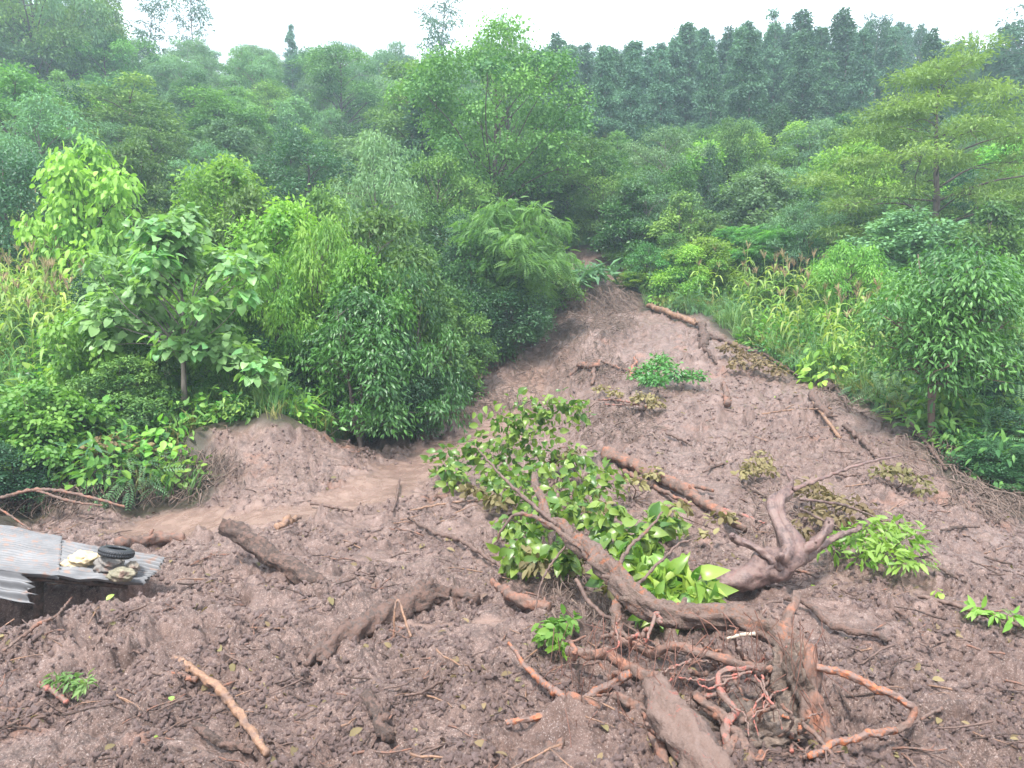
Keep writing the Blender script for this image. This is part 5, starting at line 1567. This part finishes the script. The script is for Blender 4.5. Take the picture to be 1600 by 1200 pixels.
rock("rounded mossy stone nearest the tin roof's lower edge", 190, 897, 8.5, (.14, .09, .07), 43, stone_mat("olive stone", (.12, .11, .075), (.27, .24, .17)), .2)
rock("small stone wedged between the tyre and the rounded stone", 206, 888, 8.7, (.07, .07, .07), 44, stone_mat("dull stone", (.12, .10, .08), (.24, .2, .16)), .2)
def tyre():
    rub = bark_mat("black rubber", (.012, .013, .016), (.03, .031, .036), None, 30, rough=.55, bump=.2, spec=.5, mud=(.10, .085, .08), amount=.05)
    R0, w = .132, .052
    prof = [(-.6, -.8), (-.2, -1.0), (.5, -.98), (.95, -.7), (1.12, -.25), (1.15, 0), (1.12, .25), (.95, .7), (.5, .98), (-.2, 1.0), (-.6, .8), (-.62, .7), (-.1, .86), (.4, .8), (.8, .4), (.85, 0), (.8, -.4), (.4, -.8), (-.1, -.86), (-.62, -.7)]
    n, k = 56, len(prof)
    V = []
    for i in range(n):
        a = i / n * 2 * math.pi
        for (x, z) in prof:
            r = R0 + x * w
            V.append((r * math.cos(a), r * math.sin(a), z * w))
    F = [(i * k + j, i * k + (j + 1) % k, ((i + 1) % n) * k + (j + 1) % k, ((i + 1) % n) * k + j) for i in range(n) for j in range(k)]
    t = thing("tyre", "small black tyre lying tilted on the rocks of the tin roof", "tyre", P(182, 863, 8.7))
    t.rotation_euler = (math.radians(-7), math.radians(13), .3)
    link("sidewall", mesh_np("sidewall", V, [np.array(F)], [rub], True), t)
    g = Geo()
    for i in range(44):
        for s in (-1, 1):
            a = (i + .25 * s) / 44 * 2 * math.pi
            c, s_ = math.cos(a), math.sin(a)
            ra, rb = R0 + w * 1.05, R0 + w * 1.22
            z0, z1 = s * w * .08, s * w * .62
            da = .045
            pts = []
            for r in (ra, rb):
                for (zz, aa) in ((z0, a - da), (z0, a + da), (z1, a + da * 1.3), (z1, a - da * .7)):
                    rr2 = r - (abs(zz) / w) ** 2 * w * .35
                    pts.append((rr2 * math.cos(aa), rr2 * math.sin(aa), zz))
            g.add(np.array(pts), Q=[(4, 5, 6, 7), (0, 1, 5, 4), (1, 2, 6, 5), (2, 3, 7, 6), (3, 0, 4, 7)])
    o = link("tread", g.mesh("tread", rub), t)
tyre()
# small stone slabs visible at the lower left
rock("flat grey stone half sunk in the mud, lower left", 246, 1162, 5.35, (.07, .06, .03), 51, stone_mat("pale stone", (.28, .25, .22), (.42, .38, .34)))

# ------------------------------------------------------------------ air
def haze():
    m, N, L = new_mat("haze")
    out = N.new("ShaderNodeOutputMaterial")
    v = N.new("ShaderNodeVolumePrincipled")
    v.inputs["Color"].default_value = (.70, .87, 1.0, 1)
    v.inputs["Density"].default_value = .0015
    v.inputs["Anisotropy"].default_value = .2
    L.new(v.outputs[0], out.inputs["Volume"])
    x0, x1, y0, y1, z0, z1 = -760, 760, -12, 440, -12, 150
    V = [(x, y, z) for z in (z0, z1) for y in (y0, y1) for x in (x0, x1)]
    F = [(0, 2, 3, 1), (4, 5, 7, 6), (0, 1, 5, 4), (2, 6, 7, 3), (0, 4, 6, 2), (1, 3, 7, 5)]
    o = link("haze", mesh_np("haze", V, [np.array(F)], [m]))
    o["kind"] = "stuff"; o["label"] = "thin pale haze filling the valley air"
haze()
